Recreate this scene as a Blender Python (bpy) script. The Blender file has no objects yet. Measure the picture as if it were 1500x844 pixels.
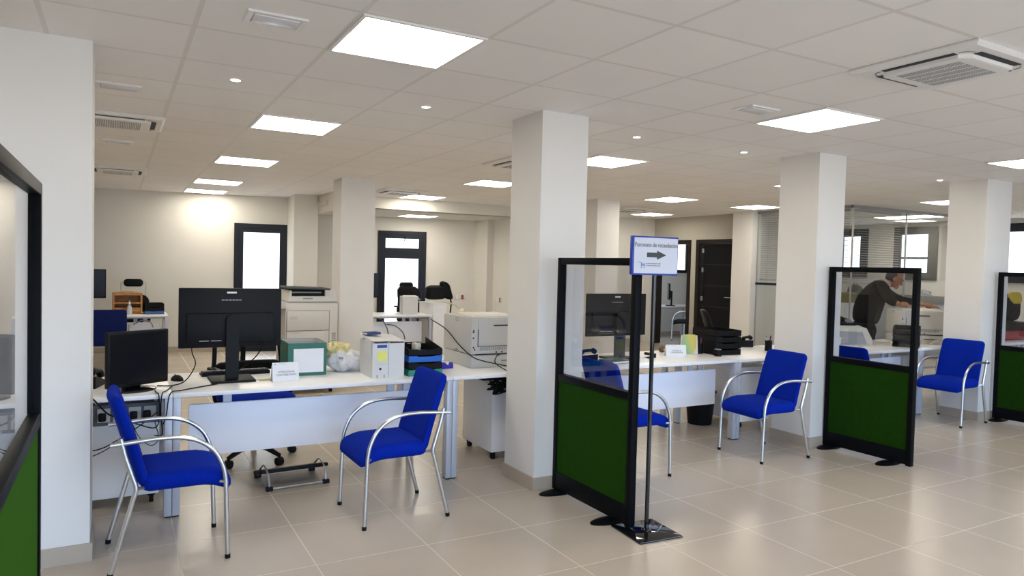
import bpy, bmesh, math, random
from mathutils import Vector, Matrix, Euler
COL = bpy.context.scene.collection
SC = bpy.context.scene
random.seed(11)
PI = math.pi
R = math.radians

# ------------------------------------------------------------------ materials
MATS = {}
def mat(name, col, rough=0.5, metal=0.0, spec=0.5, noise=0.0, nscale=8.0, bump=0.0, bscale=60.0, coat=0.0, sheen=0.0, sheen_col=None, emit=None, estr=0.0):
    if name in MATS: return MATS[name]
    m = bpy.data.materials.new(name); m.use_nodes = True
    nt = m.node_tree; b = nt.nodes['Principled BSDF']
    c = (col[0], col[1], col[2], 1)
    b.inputs['Base Color'].default_value = c
    b.inputs['Roughness'].default_value = rough
    b.inputs['Metallic'].default_value = metal
    b.inputs['Specular IOR Level'].default_value = spec
    b.inputs['Coat Weight'].default_value = coat
    if sheen:
        b.inputs['Sheen Weight'].default_value = sheen
        b.inputs['Sheen Roughness'].default_value = 0.45
        b.inputs['Sheen Tint'].default_value = (*(sheen_col or col), 1)
    if emit:
        b.inputs['Emission Color'].default_value = (*emit, 1); b.inputs['Emission Strength'].default_value = estr
    tc = nt.nodes.new('ShaderNodeTexCoord')
    if noise:
        n = nt.nodes.new('ShaderNodeTexNoise'); n.inputs['Scale'].default_value = nscale; n.inputs['Detail'].default_value = 5
        nt.links.new(tc.outputs['Object'], n.inputs['Vector'])
        r = nt.nodes.new('ShaderNodeValToRGB')
        r.color_ramp.elements[0].position = 0.3; r.color_ramp.elements[1].position = 0.7
        r.color_ramp.elements[0].color = tuple(x*(1-noise) for x in col)+(1,)
        r.color_ramp.elements[1].color = tuple(min(1, x*(1+noise)) for x in col)+(1,)
        nt.links.new(n.outputs['Fac'], r.inputs['Fac']); nt.links.new(r.outputs['Color'], b.inputs['Base Color'])
    if bump:
        n2 = nt.nodes.new('ShaderNodeTexNoise'); n2.inputs['Scale'].default_value = bscale
        nt.links.new(tc.outputs['Object'], n2.inputs['Vector'])
        bp = nt.nodes.new('ShaderNodeBump'); bp.inputs['Strength'].default_value = bump; bp.inputs['Distance'].default_value = 0.01
        nt.links.new(n2.outputs['Fac'], bp.inputs['Height']); nt.links.new(bp.outputs['Normal'], b.inputs['Normal'])
    MATS[name] = m
    return m

def glow(name, col, strength):
    if name in MATS: return MATS[name]
    m = bpy.data.materials.new(name); m.use_nodes = True; nt = m.node_tree
    nt.nodes.remove(nt.nodes['Principled BSDF'])
    e = nt.nodes.new('ShaderNodeEmission'); e.inputs['Color'].default_value = (*col, 1); e.inputs['Strength'].default_value = strength
    nt.links.new(e.outputs[0], nt.nodes['Material Output'].inputs['Surface'])
    MATS[name] = m; return m

def glass(name, tint, f0=0.04, rough=0.0):
    """thin sheet of glass: clear transmission plus a Schlick mirror"""
    if name in MATS: return MATS[name]
    m = bpy.data.materials.new(name); m.use_nodes = True; nt = m.node_tree; N = nt.nodes.new; L = nt.links.new
    nt.nodes.remove(nt.nodes['Principled BSDF'])
    g = N('ShaderNodeNewGeometry'); d = N('ShaderNodeVectorMath'); d.operation = 'DOT_PRODUCT'
    L(g.outputs['Normal'], d.inputs[0]); L(g.outputs['Incoming'], d.inputs[1])
    a = N('ShaderNodeMath'); a.operation = 'ABSOLUTE'; L(d.outputs['Value'], a.inputs[0])
    s = N('ShaderNodeMath'); s.operation = 'SUBTRACT'; s.inputs[0].default_value = 1; L(a.outputs[0], s.inputs[1])
    p = N('ShaderNodeMath'); p.operation = 'POWER'; L(s.outputs[0], p.inputs[0]); p.inputs[1].default_value = 5
    q = N('ShaderNodeMath'); q.operation = 'MULTIPLY_ADD'; L(p.outputs[0], q.inputs[0]); q.inputs[1].default_value = 1-f0; q.inputs[2].default_value = f0
    t = N('ShaderNodeBsdfTransparent'); t.inputs['Color'].default_value = (*tint, 1)
    gl = N('ShaderNodeBsdfGlossy'); gl.inputs['Roughness'].default_value = rough; gl.inputs['Color'].default_value = (1, 1, 1, 1)
    mx = N('ShaderNodeMixShader'); L(q.outputs[0], mx.inputs['Fac']); L(t.outputs[0], mx.inputs[1]); L(gl.outputs[0], mx.inputs[2])
    L(mx.outputs[0], nt.nodes['Material Output'].inputs['Surface'])
    MATS[name] = m; return m

def grid_mat(name, base, line, ox, oy, step, width, rough, lrough, noise=0.05, nscale=1.2, spec=0.4, patch=0.0):
    m = bpy.data.materials.new(name); m.use_nodes = True; nt = m.node_tree; N = nt.nodes.new; L = nt.links.new
    b = nt.nodes['Principled BSDF']; b.inputs['Specular IOR Level'].default_value = spec
    tc = N('ShaderNodeTexCoord'); sx = N('ShaderNodeSeparateXYZ'); L(tc.outputs['Object'], sx.inputs[0])
    def M(op, a, bb=None, c=None):
        n = N('ShaderNodeMath'); n.operation = op
        for i, v in enumerate((a, bb, c)):
            if v is None: continue
            if isinstance(v, (int, float)): n.inputs[i].default_value = v
            else: L(v, n.inputs[i])
        return n.outputs[0]
    ms = []; cells = []
    for o, off in ((sx.outputs['X'], ox), (sx.outputs['Y'], oy)):
        u = M('DIVIDE', M('SUBTRACT', o, off), step)
        fr = M('FRACT', M('ADD', u, 100.0))
        d = M('ABSOLUTE', M('SUBTRACT', fr, 0.5))
        ms.append(M('GREATER_THAN', d, 0.5-width/step/2)); cells.append(M('FLOOR', M('ADD', u, 100.0)))
    mask = M('MAXIMUM', ms[0], ms[1])
    nz = N('ShaderNodeTexNoise'); nz.inputs['Scale'].default_value = nscale; nz.inputs['Detail'].default_value = 8; nz.inputs['Roughness'].default_value = 0.6
    L(tc.outputs['Object'], nz.inputs['Vector'])
    cv = N('ShaderNodeCombineXYZ'); L(cells[0], cv.inputs[0]); L(cells[1], cv.inputs[1])
    wn = N('ShaderNodeTexWhiteNoise'); wn.noise_dimensions = '2D'; L(cv.outputs[0], wn.inputs['Vector'])
    k = M('MULTIPLY_ADD', M('SUBTRACT', nz.outputs['Fac'], 0.5), noise*2, 1.0)
    k = M('MULTIPLY_ADD', M('SUBTRACT', wn.outputs['Value'], 0.5), patch, k)
    mxb = N('ShaderNodeMix'); mxb.data_type = 'RGBA'; mxb.blend_type = 'MULTIPLY'; mxb.inputs['Factor'].default_value = 1
    mxb.inputs['A'].default_value = (*base, 1)
    cc = N('ShaderNodeCombineXYZ'); [L(k, cc.inputs[i]) for i in range(3)]; L(cc.outputs[0], mxb.inputs['B'])
    mx = N('ShaderNodeMix'); mx.data_type = 'RGBA'; L(mask, mx.inputs['Factor']); L(mxb.outputs['Result'], mx.inputs['A']); mx.inputs['B'].default_value = (*line, 1)
    L(mx.outputs['Result'], b.inputs['Base Color'])
    L(M('MULTIPLY_ADD', mask, lrough-rough, rough), b.inputs['Roughness'])
    bp = N('ShaderNodeBump'); bp.inputs['Strength'].default_value = 0.25; bp.inputs['Distance'].default_value = 0.003
    L(M('SUBTRACT', 1.0, mask), bp.inputs['Height']); L(bp.outputs['Normal'], b.inputs['Normal'])
    MATS[name] = m; return m

WHITE_WALL = mat('plaster white', (0.76, 0.735, 0.68), 0.75, noise=0.015, nscale=2, bump=0.03, bscale=200)
COLUMN = mat('column white', (0.78, 0.765, 0.74), 0.7, noise=0.015, nscale=2.5, bump=0.03, bscale=200)
SKIRT = mat('skirting tile', (0.46, 0.39, 0.31), 0.4, noise=0.06, nscale=3)
FLOOR = grid_mat('floor tiles', (0.50, 0.432, 0.360), (0.60, 0.53, 0.45), 0.886, 3.522, 0.6, 0.006, 0.24, 0.5, noise=0.10, nscale=1.6, spec=0.42, patch=0.035)
CEIL = grid_mat('ceiling tiles', (0.90, 0.88, 0.865), (0.77, 0.745, 0.71), 0.899, 2.945, 0.6, 0.022, 0.85, 0.45, noise=0.02, nscale=3, spec=0.3, patch=0.03)
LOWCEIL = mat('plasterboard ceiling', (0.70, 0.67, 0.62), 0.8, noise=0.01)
LAMP = glow('led panel light', (1.0, 0.925, 0.785), 13.5)
SPOT = glow('downlight glow', (1.0, 0.93, 0.80), 22.0)
SKYPANE = glow('daylit frosted glass', (0.86, 0.94, 1.0), 1.9)
LAMPFRAME = mat('lamp frame white', (0.85, 0.84, 0.82), 0.4)
WPLASTIC = mat('white plastic', (0.72, 0.71, 0.69), 0.4)
DESK = mat('desk white laminate', (0.86, 0.86, 0.87), 0.30, noise=0.01, nscale=4)
PANEL = mat('desk panel laminate', (0.86, 0.88, 0.96), 0.42, noise=0.012, nscale=4)
STEELGREY = mat('leg silver paint', (0.50, 0.52, 0.58), 0.42, metal=0.2)
DARKGAP = mat('dark groove', (0.02, 0.02, 0.03), 0.6)
CHROME = mat('chair tube satin metal', (0.62, 0.61, 0.60), 0.28, metal=0.95)
BLUE = mat('blue fabric', (0.001, 0.017, 0.30), 0.9, spec=0.08, noise=0.10, nscale=160, bump=0.15, bscale=350, sheen=0.06, sheen_col=(0.1, 0.25, 0.9))
NAVY = mat('navy fabric', (0.006, 0.016, 0.11), 0.85, spec=0.2, noise=0.1, nscale=160, bump=0.15, bscale=350)
BLACK = mat('black plastic', (0.006, 0.006, 0.0065), 0.5, spec=0.14, noise=0.1, nscale=20)
BLACKGLOSS = mat('black gloss steel', (0.006, 0.006, 0.007), 0.06, spec=0.6)
BLACKFRAME = mat('black frame paint', (0.004, 0.0045, 0.006), 0.42, spec=0.07)
SCREEN = mat('screen off', (0.004, 0.004, 0.005), 0.25, spec=0.25)
MONBACK = mat('monitor back charcoal', (0.0045, 0.0045, 0.0052), 0.5, spec=0.2, noise=0.05, nscale=30)
GREY = mat('mid grey plastic', (0.30, 0.30, 0.31), 0.45)
LIGHTGREY = mat('printer grey', (0.50, 0.49, 0.475), 0.45, noise=0.015, nscale=5)
CREAM = mat('cream plastic', (0.62, 0.58, 0.48), 0.5)
COPIERW = mat('copier off-white', (0.68, 0.655, 0.60), 0.45)
GREEN = mat('green panel fabric', (0.007, 0.034, 0.001), 0.8, spec=0.08, noise=0.12, nscale=40, bump=0.08, bscale=300, sheen=0.30, sheen_col=(0.12, 0.45, 0.01))
PGLASS = glass('tinted partition glass', (0.84, 0.84, 0.845), 0.04)
OGLASS = glass('office clear glass', (0.95, 0.96, 0.96), 0.05)
CARD = mat('white cardboard', (0.66, 0.655, 0.65), 0.7, noise=0.03, nscale=10)
PAPER = mat('white paper', (0.78, 0.78, 0.80), 0.6)
BOXGREEN = mat('archive box green', (0.020, 0.135, 0.095), 0.5, noise=0.06, nscale=20)
TRAYGREEN = mat('tray green', (0.0, 0.24, 0.13), 0.35)
TRAYBLUE = mat('tray blue', (0.0, 0.11, 0.52), 0.35)
YELLOW = mat('sticky yellow', (0.78, 0.76, 0.20), 0.7)
INKGREY = mat('ink grey', (0.08, 0.08, 0.09), 0.6)
INKBLUE = mat('ink blue', (0.02, 0.06, 0.28), 0.6)
SIGNBLUE = mat('sign blue frame', (0.010, 0.045, 0.36), 0.35)
PURPLE = mat('tape purple blue', (0.03, 0.02, 0.42), 0.4)
WOOD = mat('orange pine', (0.50, 0.21, 0.035), 0.45, noise=0.25, nscale=14)
DARKWOOD = mat('wenge door', (0.012, 0.007, 0.006), 0.42, spec=0.25, noise=0.25, nscale=10)
DOORLEAF = mat('dark door leaf', (0.004, 0.004, 0.005), 0.3, spec=0.2, noise=0.15, nscale=8)
DARKALU = mat('anthracite aluminium', (0.009, 0.012, 0.020), 0.4, spec=0.3)
RED = mat('red plastic', (0.30, 0.006, 0.01), 0.45)
STEEL = mat('brushed steel', (0.55, 0.55, 0.55), 0.3, metal=0.9)
BAG = mat('plastic bag white', (0.66, 0.66, 0.68), 0.35, noise=0.06, nscale=12, bump=0.25, bscale=40, spec=0.5)
BAGFILL = mat('crumpled paper beige', (0.70, 0.60, 0.30), 0.7, noise=0.25, nscale=25, bump=0.5, bscale=30)
TRANSP = glass('clear plastic', (0.85, 0.87, 0.9), 0.06)
SKIN = mat('skin', (0.40, 0.19, 0.105), 0.55, noise=0.06, nscale=30)
SWEATER = mat('dark grey sweater', (0.012, 0.0115, 0.011), 0.9, spec=0.15, noise=0.15, nscale=60, bump=0.2, bscale=250)
TROUSER = mat('black trousers', (0.008, 0.008, 0.010), 0.85, spec=0.15)
HAIR = mat('grey hair', (0.030, 0.026, 0.024), 0.7, noise=0.3, nscale=60)
SHOE = mat('black leather', (0.01, 0.01, 0.01), 0.35)
SHIRT = mat('check shirt', (0.42, 0.36, 0.36), 0.8, noise=0.4, nscale=90)
SLAT = mat('blind slat silver', (0.42, 0.43, 0.43), 0.5)
BROWN = mat('brown ornament', (0.12, 0.07, 0.03), 0.8)
OLIVE = mat('olive yellow', (0.22, 0.19, 0.035), 0.7)

# ------------------------------------------------------------------ mesh builder
class MB:
    def __init__(s): s.bm = bmesh.new(); s.mi = 0; s.M = Matrix.Identity(4)
    def _in(s, verts, faces, M=None):
        MM = s.M @ M if M is not None else s.M
        for v in verts: v.co = MM @ v.co
        for f in faces: f.material_index = s.mi
    def box(s, c, d, rot=(0, 0, 0), bev=0.0, seg=2):
        t = bmesh.new(); bmesh.ops.create_cube(t, size=1.0)
        for v in t.verts: v.co = Vector((v.co.x*d[0], v.co.y*d[1], v.co.z*d[2]))
        if bev > 0: bmesh.ops.bevel(t, geom=list(t.edges), offset=min(bev, min(d)*0.45), segments=seg, profile=0.5, affect='EDGES')
        return s.merge(t, Matrix.Translation(Vector(c)) @ Euler(rot).to_matrix().to_4x4())
    def span(s, a, b, bev=0.0):
        return s.box([(a[i]+b[i])/2 for i in range(3)], [abs(b[i]-a[i]) for i in range(3)], bev=bev)
    def merge(s, t, M):
        mp = {}; MM = s.M @ M
        for v in t.verts: mp[v] = s.bm.verts.new(MM @ v.co)
        for f in t.faces:
            try: nf = s.bm.faces.new([mp[v] for v in f.verts]); nf.material_index = s.mi
            except ValueError: pass
        t.free(); return s
    def rings(s, rings, cap=True, closed=False):
        vs = [[s.bm.verts.new(s.M @ Vector(p)) for p in r] for r in rings]
        n = len(vs[0]); m = len(vs)
        for i in range(m if closed else m-1):
            a, b = vs[i], vs[(i+1) % m]
            for j in range(n):
                f = s.bm.faces.new((a[j], a[(j+1) % n], b[(j+1) % n], b[j])); f.material_index = s.mi
        if cap and not closed:
            for r, flip in ((vs[0], True), (vs[-1], False)):
                f = s.bm.faces.new(list(reversed(r)) if flip else r); f.material_index = s.mi
        return s
    def tube(s, pts, r, seg=10, closed=False):
        P = [Vector(p) for p in pts]; rs = r if isinstance(r, (list, tuple)) else [r]*len(P)
        n = len(P); T = []
        for i in range(n):
            if closed: t = P[(i+1) % n]-P[i-1]
            else: t = P[min(i+1, n-1)]-P[max(i-1, 0)]
            T.append(t.normalized())
        up = Vector((0, 0, 1)) if abs(T[0].z) < 0.9 else Vector((1, 0, 0))
        u = T[0].cross(up).normalized(); out = []
        for i in range(n):
            u = (u - T[i]*u.dot(T[i])).normalized(); w = T[i].cross(u)
            out.append([P[i]+(u*math.cos(2*PI*k/seg)+w*math.sin(2*PI*k/seg))*rs[i] for k in range(seg)])
        return s.rings(out, closed=closed)
    def cyl(s, a, b, r0, r1=None, seg=20):
        return s.tube([a, b], [r0, r0 if r1 is None else r1], seg)
    def lathe(s, prof, c=(0, 0, 0), seg=24):
        return s.rings([[Vector((c[0]+r*math.cos(2*PI*k/seg), c[1]+r*math.sin(2*PI*k/seg), c[2]+z)) for k in range(seg)] for r, z in prof])
    def prism(s, poly, ext):
        e = Vector(ext); return s.rings([[Vector(p) for p in poly], [Vector(p)+e for p in poly]])
    def ball(s, c, r, seg=16, rng=10, fn=None):
        rr = r if isinstance(r, (list, tuple)) else (r, r, r); t = bmesh.new()
        bmesh.ops.create_uvsphere(t, u_segments=seg, v_segments=rng, radius=1)
        for v in t.verts:
            p = Vector((v.co.x*rr[0], v.co.y*rr[1], v.co.z*rr[2])); v.co = fn(p) if fn else p
        return s.merge(t, Matrix.Translation(Vector(c)))
    def cushion(s, w, h, t, rad, edge=0.012, fn=None, n=6, sub=8):
        """padded rounded slab, w along x, h along y, t along z"""
        def outline(ins):
            r = max(rad-ins, 0.002); a, b = w/2-ins, h/2-ins; pts = []
            for cx, cy, a0 in ((a-r, b-r, 0), (-(a-r), b-r, 90), (-(a-r), -(b-r), 180), (a-r, -(b-r), 270)):
                arc = [(cx+r*math.cos(R(a0+90*k/n)), cy+r*math.sin(R(a0+90*k/n))) for k in range(n+1)]
                if pts:
                    x0, y0 = pts[-1]; x1, y1 = arc[0]
                    pts += [(x0+(x1-x0)*k/sub, y0+(y1-y0)*k/sub) for k in range(1, sub)]
                pts += arc
            x0, y0 = pts[-1]; x1, y1 = pts[0]
            pts += [(x0+(x1-x0)*k/sub, y0+(y1-y0)*k/sub) for k in range(1, sub)]
            return pts
        lay = []
        big = min(w, h)/2*0.98
        for ins, z in ((big*0.75, -t/2), (big*0.4, -t/2), (edge, -t/2), (edge*0.3, -t/2+edge*0.35), (0, -t/2+edge), (0, t/2-edge), (edge*0.3, t/2-edge*0.35), (edge, t/2), (big*0.4, t/2+0.002), (big*0.75, t/2+0.003)):
            lay.append([Vector((x, y, z)) for x, y in outline(ins)])
        if fn: lay = [[fn(p) for p in r] for r in lay]
        return s.rings(lay)
    def build(s, name, m, parent=None, loc=None, rot=None, smooth=True, angle=42):
        bmesh.ops.recalc_face_normals(s.bm, faces=s.bm.faces)
        me = bpy.data.meshes.new(name); s.bm.to_mesh(me); s.bm.free()
        for mm in (m if isinstance(m, (list, tuple)) else [m]): me.materials.append(mm)
        if smooth and len(me.polygons):
            me.polygons.foreach_set('use_smooth', [True]*len(me.polygons)); me.set_sharp_from_angle(angle=R(angle))
        o = bpy.data.objects.new(name, me); COL.objects.link(o)
        if parent: o.parent = parent
        if loc is not None: o.location = loc
        if rot is not None: o.rotation_euler = rot
        return o

def thing(name, label, cat, loc=(0, 0, 0), rz=0, group=None):
    o = bpy.data.objects.new(name, None); COL.objects.link(o); o.empty_display_size = 0.1
    o.location = loc; o.rotation_euler = (0, 0, rz); return tag(o, label, cat, group)
def tag(o, label, cat, group=None):
    o['label'] = label; o['category'] = cat
    if group: o['group'] = group
    return o
def struct(o, label=None):
    o['kind'] = 'structure'
    if label: o['label'] = label
    return o
def dup(root, loc, rz, label, group=None):
    r = root.copy(); COL.objects.link(r); r.location = loc; r.rotation_euler = (0, 0, rz); r['label'] = label
    if group: r['group'] = group
    def rec(src, dst):
        for ch in list(src.children):
            c = ch.copy(); COL.objects.link(c); c.parent = dst; rec(ch, c)
    rec(root, r); return r
def bez(pts, n=8):
    """smooth path through points (Catmull-Rom)"""
    P = [Vector(p) for p in pts]; P = [P[0]*2-P[1]]+P+[P[-1]*2-P[-2]]; out = []
    for i in range(1, len(P)-2):
        a, b, c, d = P[i-1:i+3]
        for k in range(n):
            t = k/n
            out.append(0.5*((2*b)+(c-a)*t+(2*a-5*b+4*c-d)*t*t+(3*b-a-3*c+d)*t**3))
    out.append(P[-2]); return out
def text_mesh(txt, size, name, m, parent, loc, rot, align='CENTER', ext=0.0006, sx=1.0):
    cu = bpy.data.curves.new(name+'_c', 'FONT'); cu.body = txt; cu.size = size; cu.align_x = align; cu.align_y = 'CENTER'; cu.extrude = ext
    t = bpy.data.objects.new(name+'_t', cu); COL.objects.link(t)
    dg = bpy.context.evaluated_depsgraph_get(); me = bpy.data.meshes.new_from_object(t.evaluated_get(dg))
    bpy.data.objects.remove(t); bpy.data.curves.remove(cu)
    me.name = name; me.materials.clear(); me.materials.append(m)
    for v in me.vertices: v.co.x *= sx
    o = bpy.data.objects.new(name, me); COL.objects.link(o); o.parent = parent; o.location = loc; o.rotation_euler = rot
    return o
# ------------------------------------------------------------------ room shell
H = 2.587
def add_struct(name, m, spans, loc=(0, 0, 0), rz=0, smooth=False):
    b = MB()
    for a, c in spans: b.span(a, c)
    return struct(b.build(name, m, loc=loc, rot=(0, 0, rz), smooth=smooth))

add_struct('floor', FLOOR, [((-4.2, -3.6, -0.1), (14.1, 13.7, 0))])
add_struct('ceiling', CEIL, [((-4.2, -3.6, H), (14.1, 10.95, H+0.1)), ((-4.2, 10.95, H), (2.83, 13.7, H+0.1)), ((6.25, 10.95, H), (14.1, 13.7, H+0.1)), ((2.83, 10.95, H), (6.25, 13.7, H+0.1))])
add_struct('ceiling_alcove', LOWCEIL, [((2.80, 10.90, 2.40), (6.40, 13.75, 2.48))])
add_struct('beam_alcove', WHITE_WALL, [((3.25, 10.88, 2.40), (6.40, 11.02, H)), ((2.83, 10.45, 2.30), (3.30, 11.02, H)), ((2.83, 11.0, 2.30), (2.97, 11.5, H))])
add_struct('wall_left', WHITE_WALL, [((-4.2, -3.6, 0), (-4.05, 13.7, H))])
b = MB(); b.prism([(2.45, 11.5, 0), (2.82, 11.47, 0), (2.95, 13.4, 0), (2.57, 13.4, 0)], (0, 0, H)); struct(b.build('column_recess', WHITE_WALL, smooth=False))

def wall_open(name, L, hgt, th, openings, loc, rz, m=WHITE_WALL):
    """a wall running along local +x from the origin, its face on y = 0, with openings (x0, x1, z0, z1)"""
    b = MB(); xs = sorted({0, L, *[o[0] for o in openings], *[o[1] for o in openings]})
    for a, c in zip(xs, xs[1:]):
        op = [o for o in openings if o[0] <= a+1e-6 and o[1] >= c-1e-6]
        if not op: b.span((a, 0, 0), (c, th, hgt))
        else:
            o = op[0]
            if o[2] > 0.001: b.span((a, 0, 0), (c, th, o[2]))
            if o[3] < hgt-0.001: b.span((a, 0, o[3]), (c, th, hgt))
    return struct(b.build(name, m, loc=loc, rot=(0, 0, rz), smooth=False))

# back wall of the main room, slightly askew, with the glazed door
WB = math.atan2(-0.62, 2.88)
d1 = Vector((-0.36, 12.86, 0)); ux = Vector((math.cos(WB), math.sin(WB), 0))
o0 = d1 - ux*3.9
wall_open('wall_back', 6.95, H, 0.15, [(3.9+2.09, 3.9+2.95, 0, 2.13)], o0, WB)
WA = math.atan2(-0.45, 1.58)
a1 = Vector((4.42, 12.95, 0)); va = Vector((math.cos(WA), math.sin(WA), 0)); a0 = a1 - va*2.0
wall_open('wall_alcove', 4.0, 2.45, 0.15, [(1.907, 2.829, 0, 2.15)], a0, WA)
add_struct('wall_alcove_side', WHITE_WALL, [((6.12, 11.9, 0), (6.40, 12.75, 2.45)), ((6.25, 10.9, 0), (6.40, 12.0, 2.45))])
b = MB(); b.span((6.33, 11.55, 0), (9.92, 11.7, H)); b.span((9.55, 11.42, 0), (9.80, 11.56, H)); struct(b.build('wall_rear', WHITE_WALL, smooth=False))
wall_open('wall_doors', 2.65, H, 0.12, [(0.19, 1.20, 0, 2.13), (1.35, 2.39, 0, 2.13)], (9.92, 8.98, 0), PI/2, mat('wall with painted shade', (0.47, 0.445, 0.385), 0.75, noise=0.015, nscale=2))  # the shade on this wall is put into its darker colour
wall_open('wall_right', 17.2, H, 0.2, [(9.35, 10.32, 1.46, 2.50), (11.33, 12.20, 1.46, 2.50), (12.78, 13.45, 1.47, 2.50)], (13.98, -3.5, 0), PI/2)
add_struct('wall_office', WHITE_WALL, [((9.92, 10.22, 0), (13.78, 10.34, H))])
wall_open('wall_far_room', 3.9, H, 0.12, [(0.95, 1.95, 1.47, 2.25)], (9.9, 12.6, 0), 0)
wall_open('wall_front', 18.2, H, 0.15, [(1.0, 16.6, 0.25, 2.45)], (-4.2, -3.45, 0), 0)

# baseboards
b = MB(); b.span((0, -0.012, 0), (5.985, 0, 0.09)); b.span((6.855, -0.012, 0), (6.95, 0, 0.09)); struct(b.build('baseboard_back', SKIRT, loc=o0, rot=(0, 0, WB), smooth=False))
add_struct('baseboard_rear', SKIRT, [((6.4, 11.538, 0), (9.54, 11.549, 0.09))])
add_struct('baseboard_right', SKIRT, [((13.768, -3.4, 0), (13.779, 10.2, 0.09))])
add_struct('baseboard_far_room', SKIRT, [((9.95, 12.588, 0), (13.7, 12.599, 0.09))])

# columns with tiled skirting
def column(name, x0, x1, y0, y1, skirt=True):
    c = add_struct(name, COLUMN, [((x0, y0, 0), (x1, y1, H))])
    if skirt:
        b = MB(); t = 0.012
        b.span((x0-t, y0-t, 0), (x1+t, y0, 0.09)); b.span((x0-t, y1, 0), (x1+t, y1+t, 0.09))
        b.span((x0-t, y0, 0), (x0, y1, 0.09)); b.span((x1, y0, 0), (x1+t, y1, 0.09))
        s = b.build('skirting', SKIRT, c, smooth=False)
    return c
FRONT_COLS = [(-0.486, -0.112), (2.49, 2.866), (5.322, 5.680), (8.055, 8.55)]
for k, (x0, x1) in enumerate(FRONT_COLS): column('column_%d' % (k+1), x0, x1, 4.07 if k < 3 else 4.09, 4.485)
column('column_5', 2.447, 2.885, 8.78, 9.17)
column('column_6', 6.37, 6.79, 8.75, 9.15)
column('column_7', 9.57, 9.92, 8.62, 9.06)

# doors and windows
def framed(b, x0, x1, z0, z1, w, y0, y1):
    b.span((x0, y0, z0), (x0+w, y1, z1)); b.span((x1-w, y0, z0), (x1, y1, z1))
    b.span((x0+w, y0, z1-w), (x1-w, y1, z1)); b.span((x0+w, y0, z0), (x1-w, y1, z0+w))
def glazed_door(name, loc, rz, w, h, transom):
    b = MB(); framed(b, 0, w, 0, h, 0.07, -0.02, 0.08)
    d = struct(b.build(name, DARKALU, loc=loc, rot=(0, 0, rz), smooth=False))
    b = MB(); top = h-0.10
    if transom:
        framed(b, 0.06, w-0.06, 1.74, top+0.04, 0.085, -0.005, 0.06); top = 1.71
        b.span((0.07, 0, 1.70), (w-0.07, 0.06, 1.745))
    framed(b, 0.06, w-0.06, 0.02, top+(0.0 if transom else 0.04), 0.085, -0.01, 0.06)
    b.build('leaf_frame', DARKALU, d, smooth=False)
    b = MB(); b.span((0.14, 0.02, 0.09), (w-0.14, 0.035, top-0.04))
    if transom: b.span((0.14, 0.02, 1.79), (w-0.14, 0.035, h-0.09))
    b.build('pane', SKYPANE, d, smooth=False)
    b = MB()
    if transom: b.tube([(w*0.55, -0.03, h-0.10), (w*0.55, -0.035, h-0.17), (w*0.55-0.03, -0.03, h-0.20)], 0.008)
    else: b.tube([(w-0.11, -0.01, 1.02), (w-0.11, -0.06, 1.02), (w-0.23, -0.06, 1.02)], 0.010)
    b.build('handle', BLACK, d)
    return d
glazed_door('door_1', o0+ux*(3.9+2.09), WB, 0.86, 2.13, False)
glazed_door('door_2', a0+va*1.907, WA, 0.92, 2.15, True)
# wooden doorways in the right-hand wall (local x runs along world +y)
def wood_frame(name, y0, y1, h):
    b = MB(); w = y1-y0
    for a, c in ((0, 0.09), (w-0.09, w)): b.span((a, -0.02, 0), (c, 0.14, h))
    b.span((0.09, -0.02, h-0.085), (w-0.09, 0.14, h))
    return struct(b.build(name, DARKWOOD, loc=(9.80, y0, 0), rot=(0, 0, PI/2), smooth=False))
# rotated by 90 degrees local -y points to +x, so mirror the depth
for nm, y0, y1 in (('door_3', 10.335, 11.385), ('door_4', 9.165, 10.185)):
    b = MB(); h = 2.13
    for a, c in ((y0, y0+0.08), (y1-0.085, y1)): b.span((9.785, a, 0), (9.935, c, h))
    b.span((9.785, y0+0.08, h-0.08), (9.935, y1-0.085, h))
    d = struct(b.build(nm, DARKWOOD, smooth=False))
    if nm == 'door_4':
        b = MB(); b.span((9.86, y0+0.085, 0.005), (9.90, y1-0.16, h-0.085))
        lf = b.build('leaf', DOORLEAF, d, smooth=False)
        b = MB()
        for z in (0.45, 0.85, 1.25, 1.65): b.span((9.857, y0+0.085, z), (9.861, y1-0.16, z+0.008))
        b.build('groove', DARKGAP, lf, smooth=False)
        b = MB(); b.tube([(9.86, y0+0.16, 1.05), (9.81, y0+0.16, 1.05), (9.81, y0+0.27, 1.05)], 0.009); b.build('handle', STEEL, lf)
        for z in (0.3, 1.0, 1.55, 1.92):
            b = MB(); b.cyl((9.845, y1-0.135, z-0.045), (9.845, y1-0.135, z+0.045), 0.012); b.span((9.84, y1-0.15, z-0.04), (9.865, y1-0.10, z+0.04)); b.build('hinge', STEEL, d)

def window_r(name, y0, y1, z0, z1, ws, cross=None):
    """window in the right wall, x = 13.78; ws = frame widths"""
    b = MB(); X = 13.74
    b.span((X, y0, z0), (X+0.10, y0+ws[0], z1)); b.span((X, y1-ws[1], z0), (X+0.10, y1, z1))
    b.span((X, y0, z0), (X+0.10, y1, z0+ws[2])); b.span((X, y0, z1-ws[3]), (X+0.10, y1, z1))
    if cross: b.span((X+0.02, y0, cross-0.02), (X+0.08, y1, cross+0.02))
    w = struct(b.build(name, DARKALU, smooth=False))
    b = MB(); b.span((X+0.05, y0+ws[0]*0.9, z0+ws[2]*0.9), (X+0.06, y1-ws[1]*0.9, z1-ws[3]*0.9)); b.build('pane', SKYPANE, w, smooth=False)
    return w
window_r('window_1', 9.28, 9.95, 1.465, 2.505, (0.16, 0.10, 0.12, 0.16))
window_r('window_2', 7.83, 8.70, 1.455, 2.505, (0.18, 0.14, 0.15, 0.15), 1.89)
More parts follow.
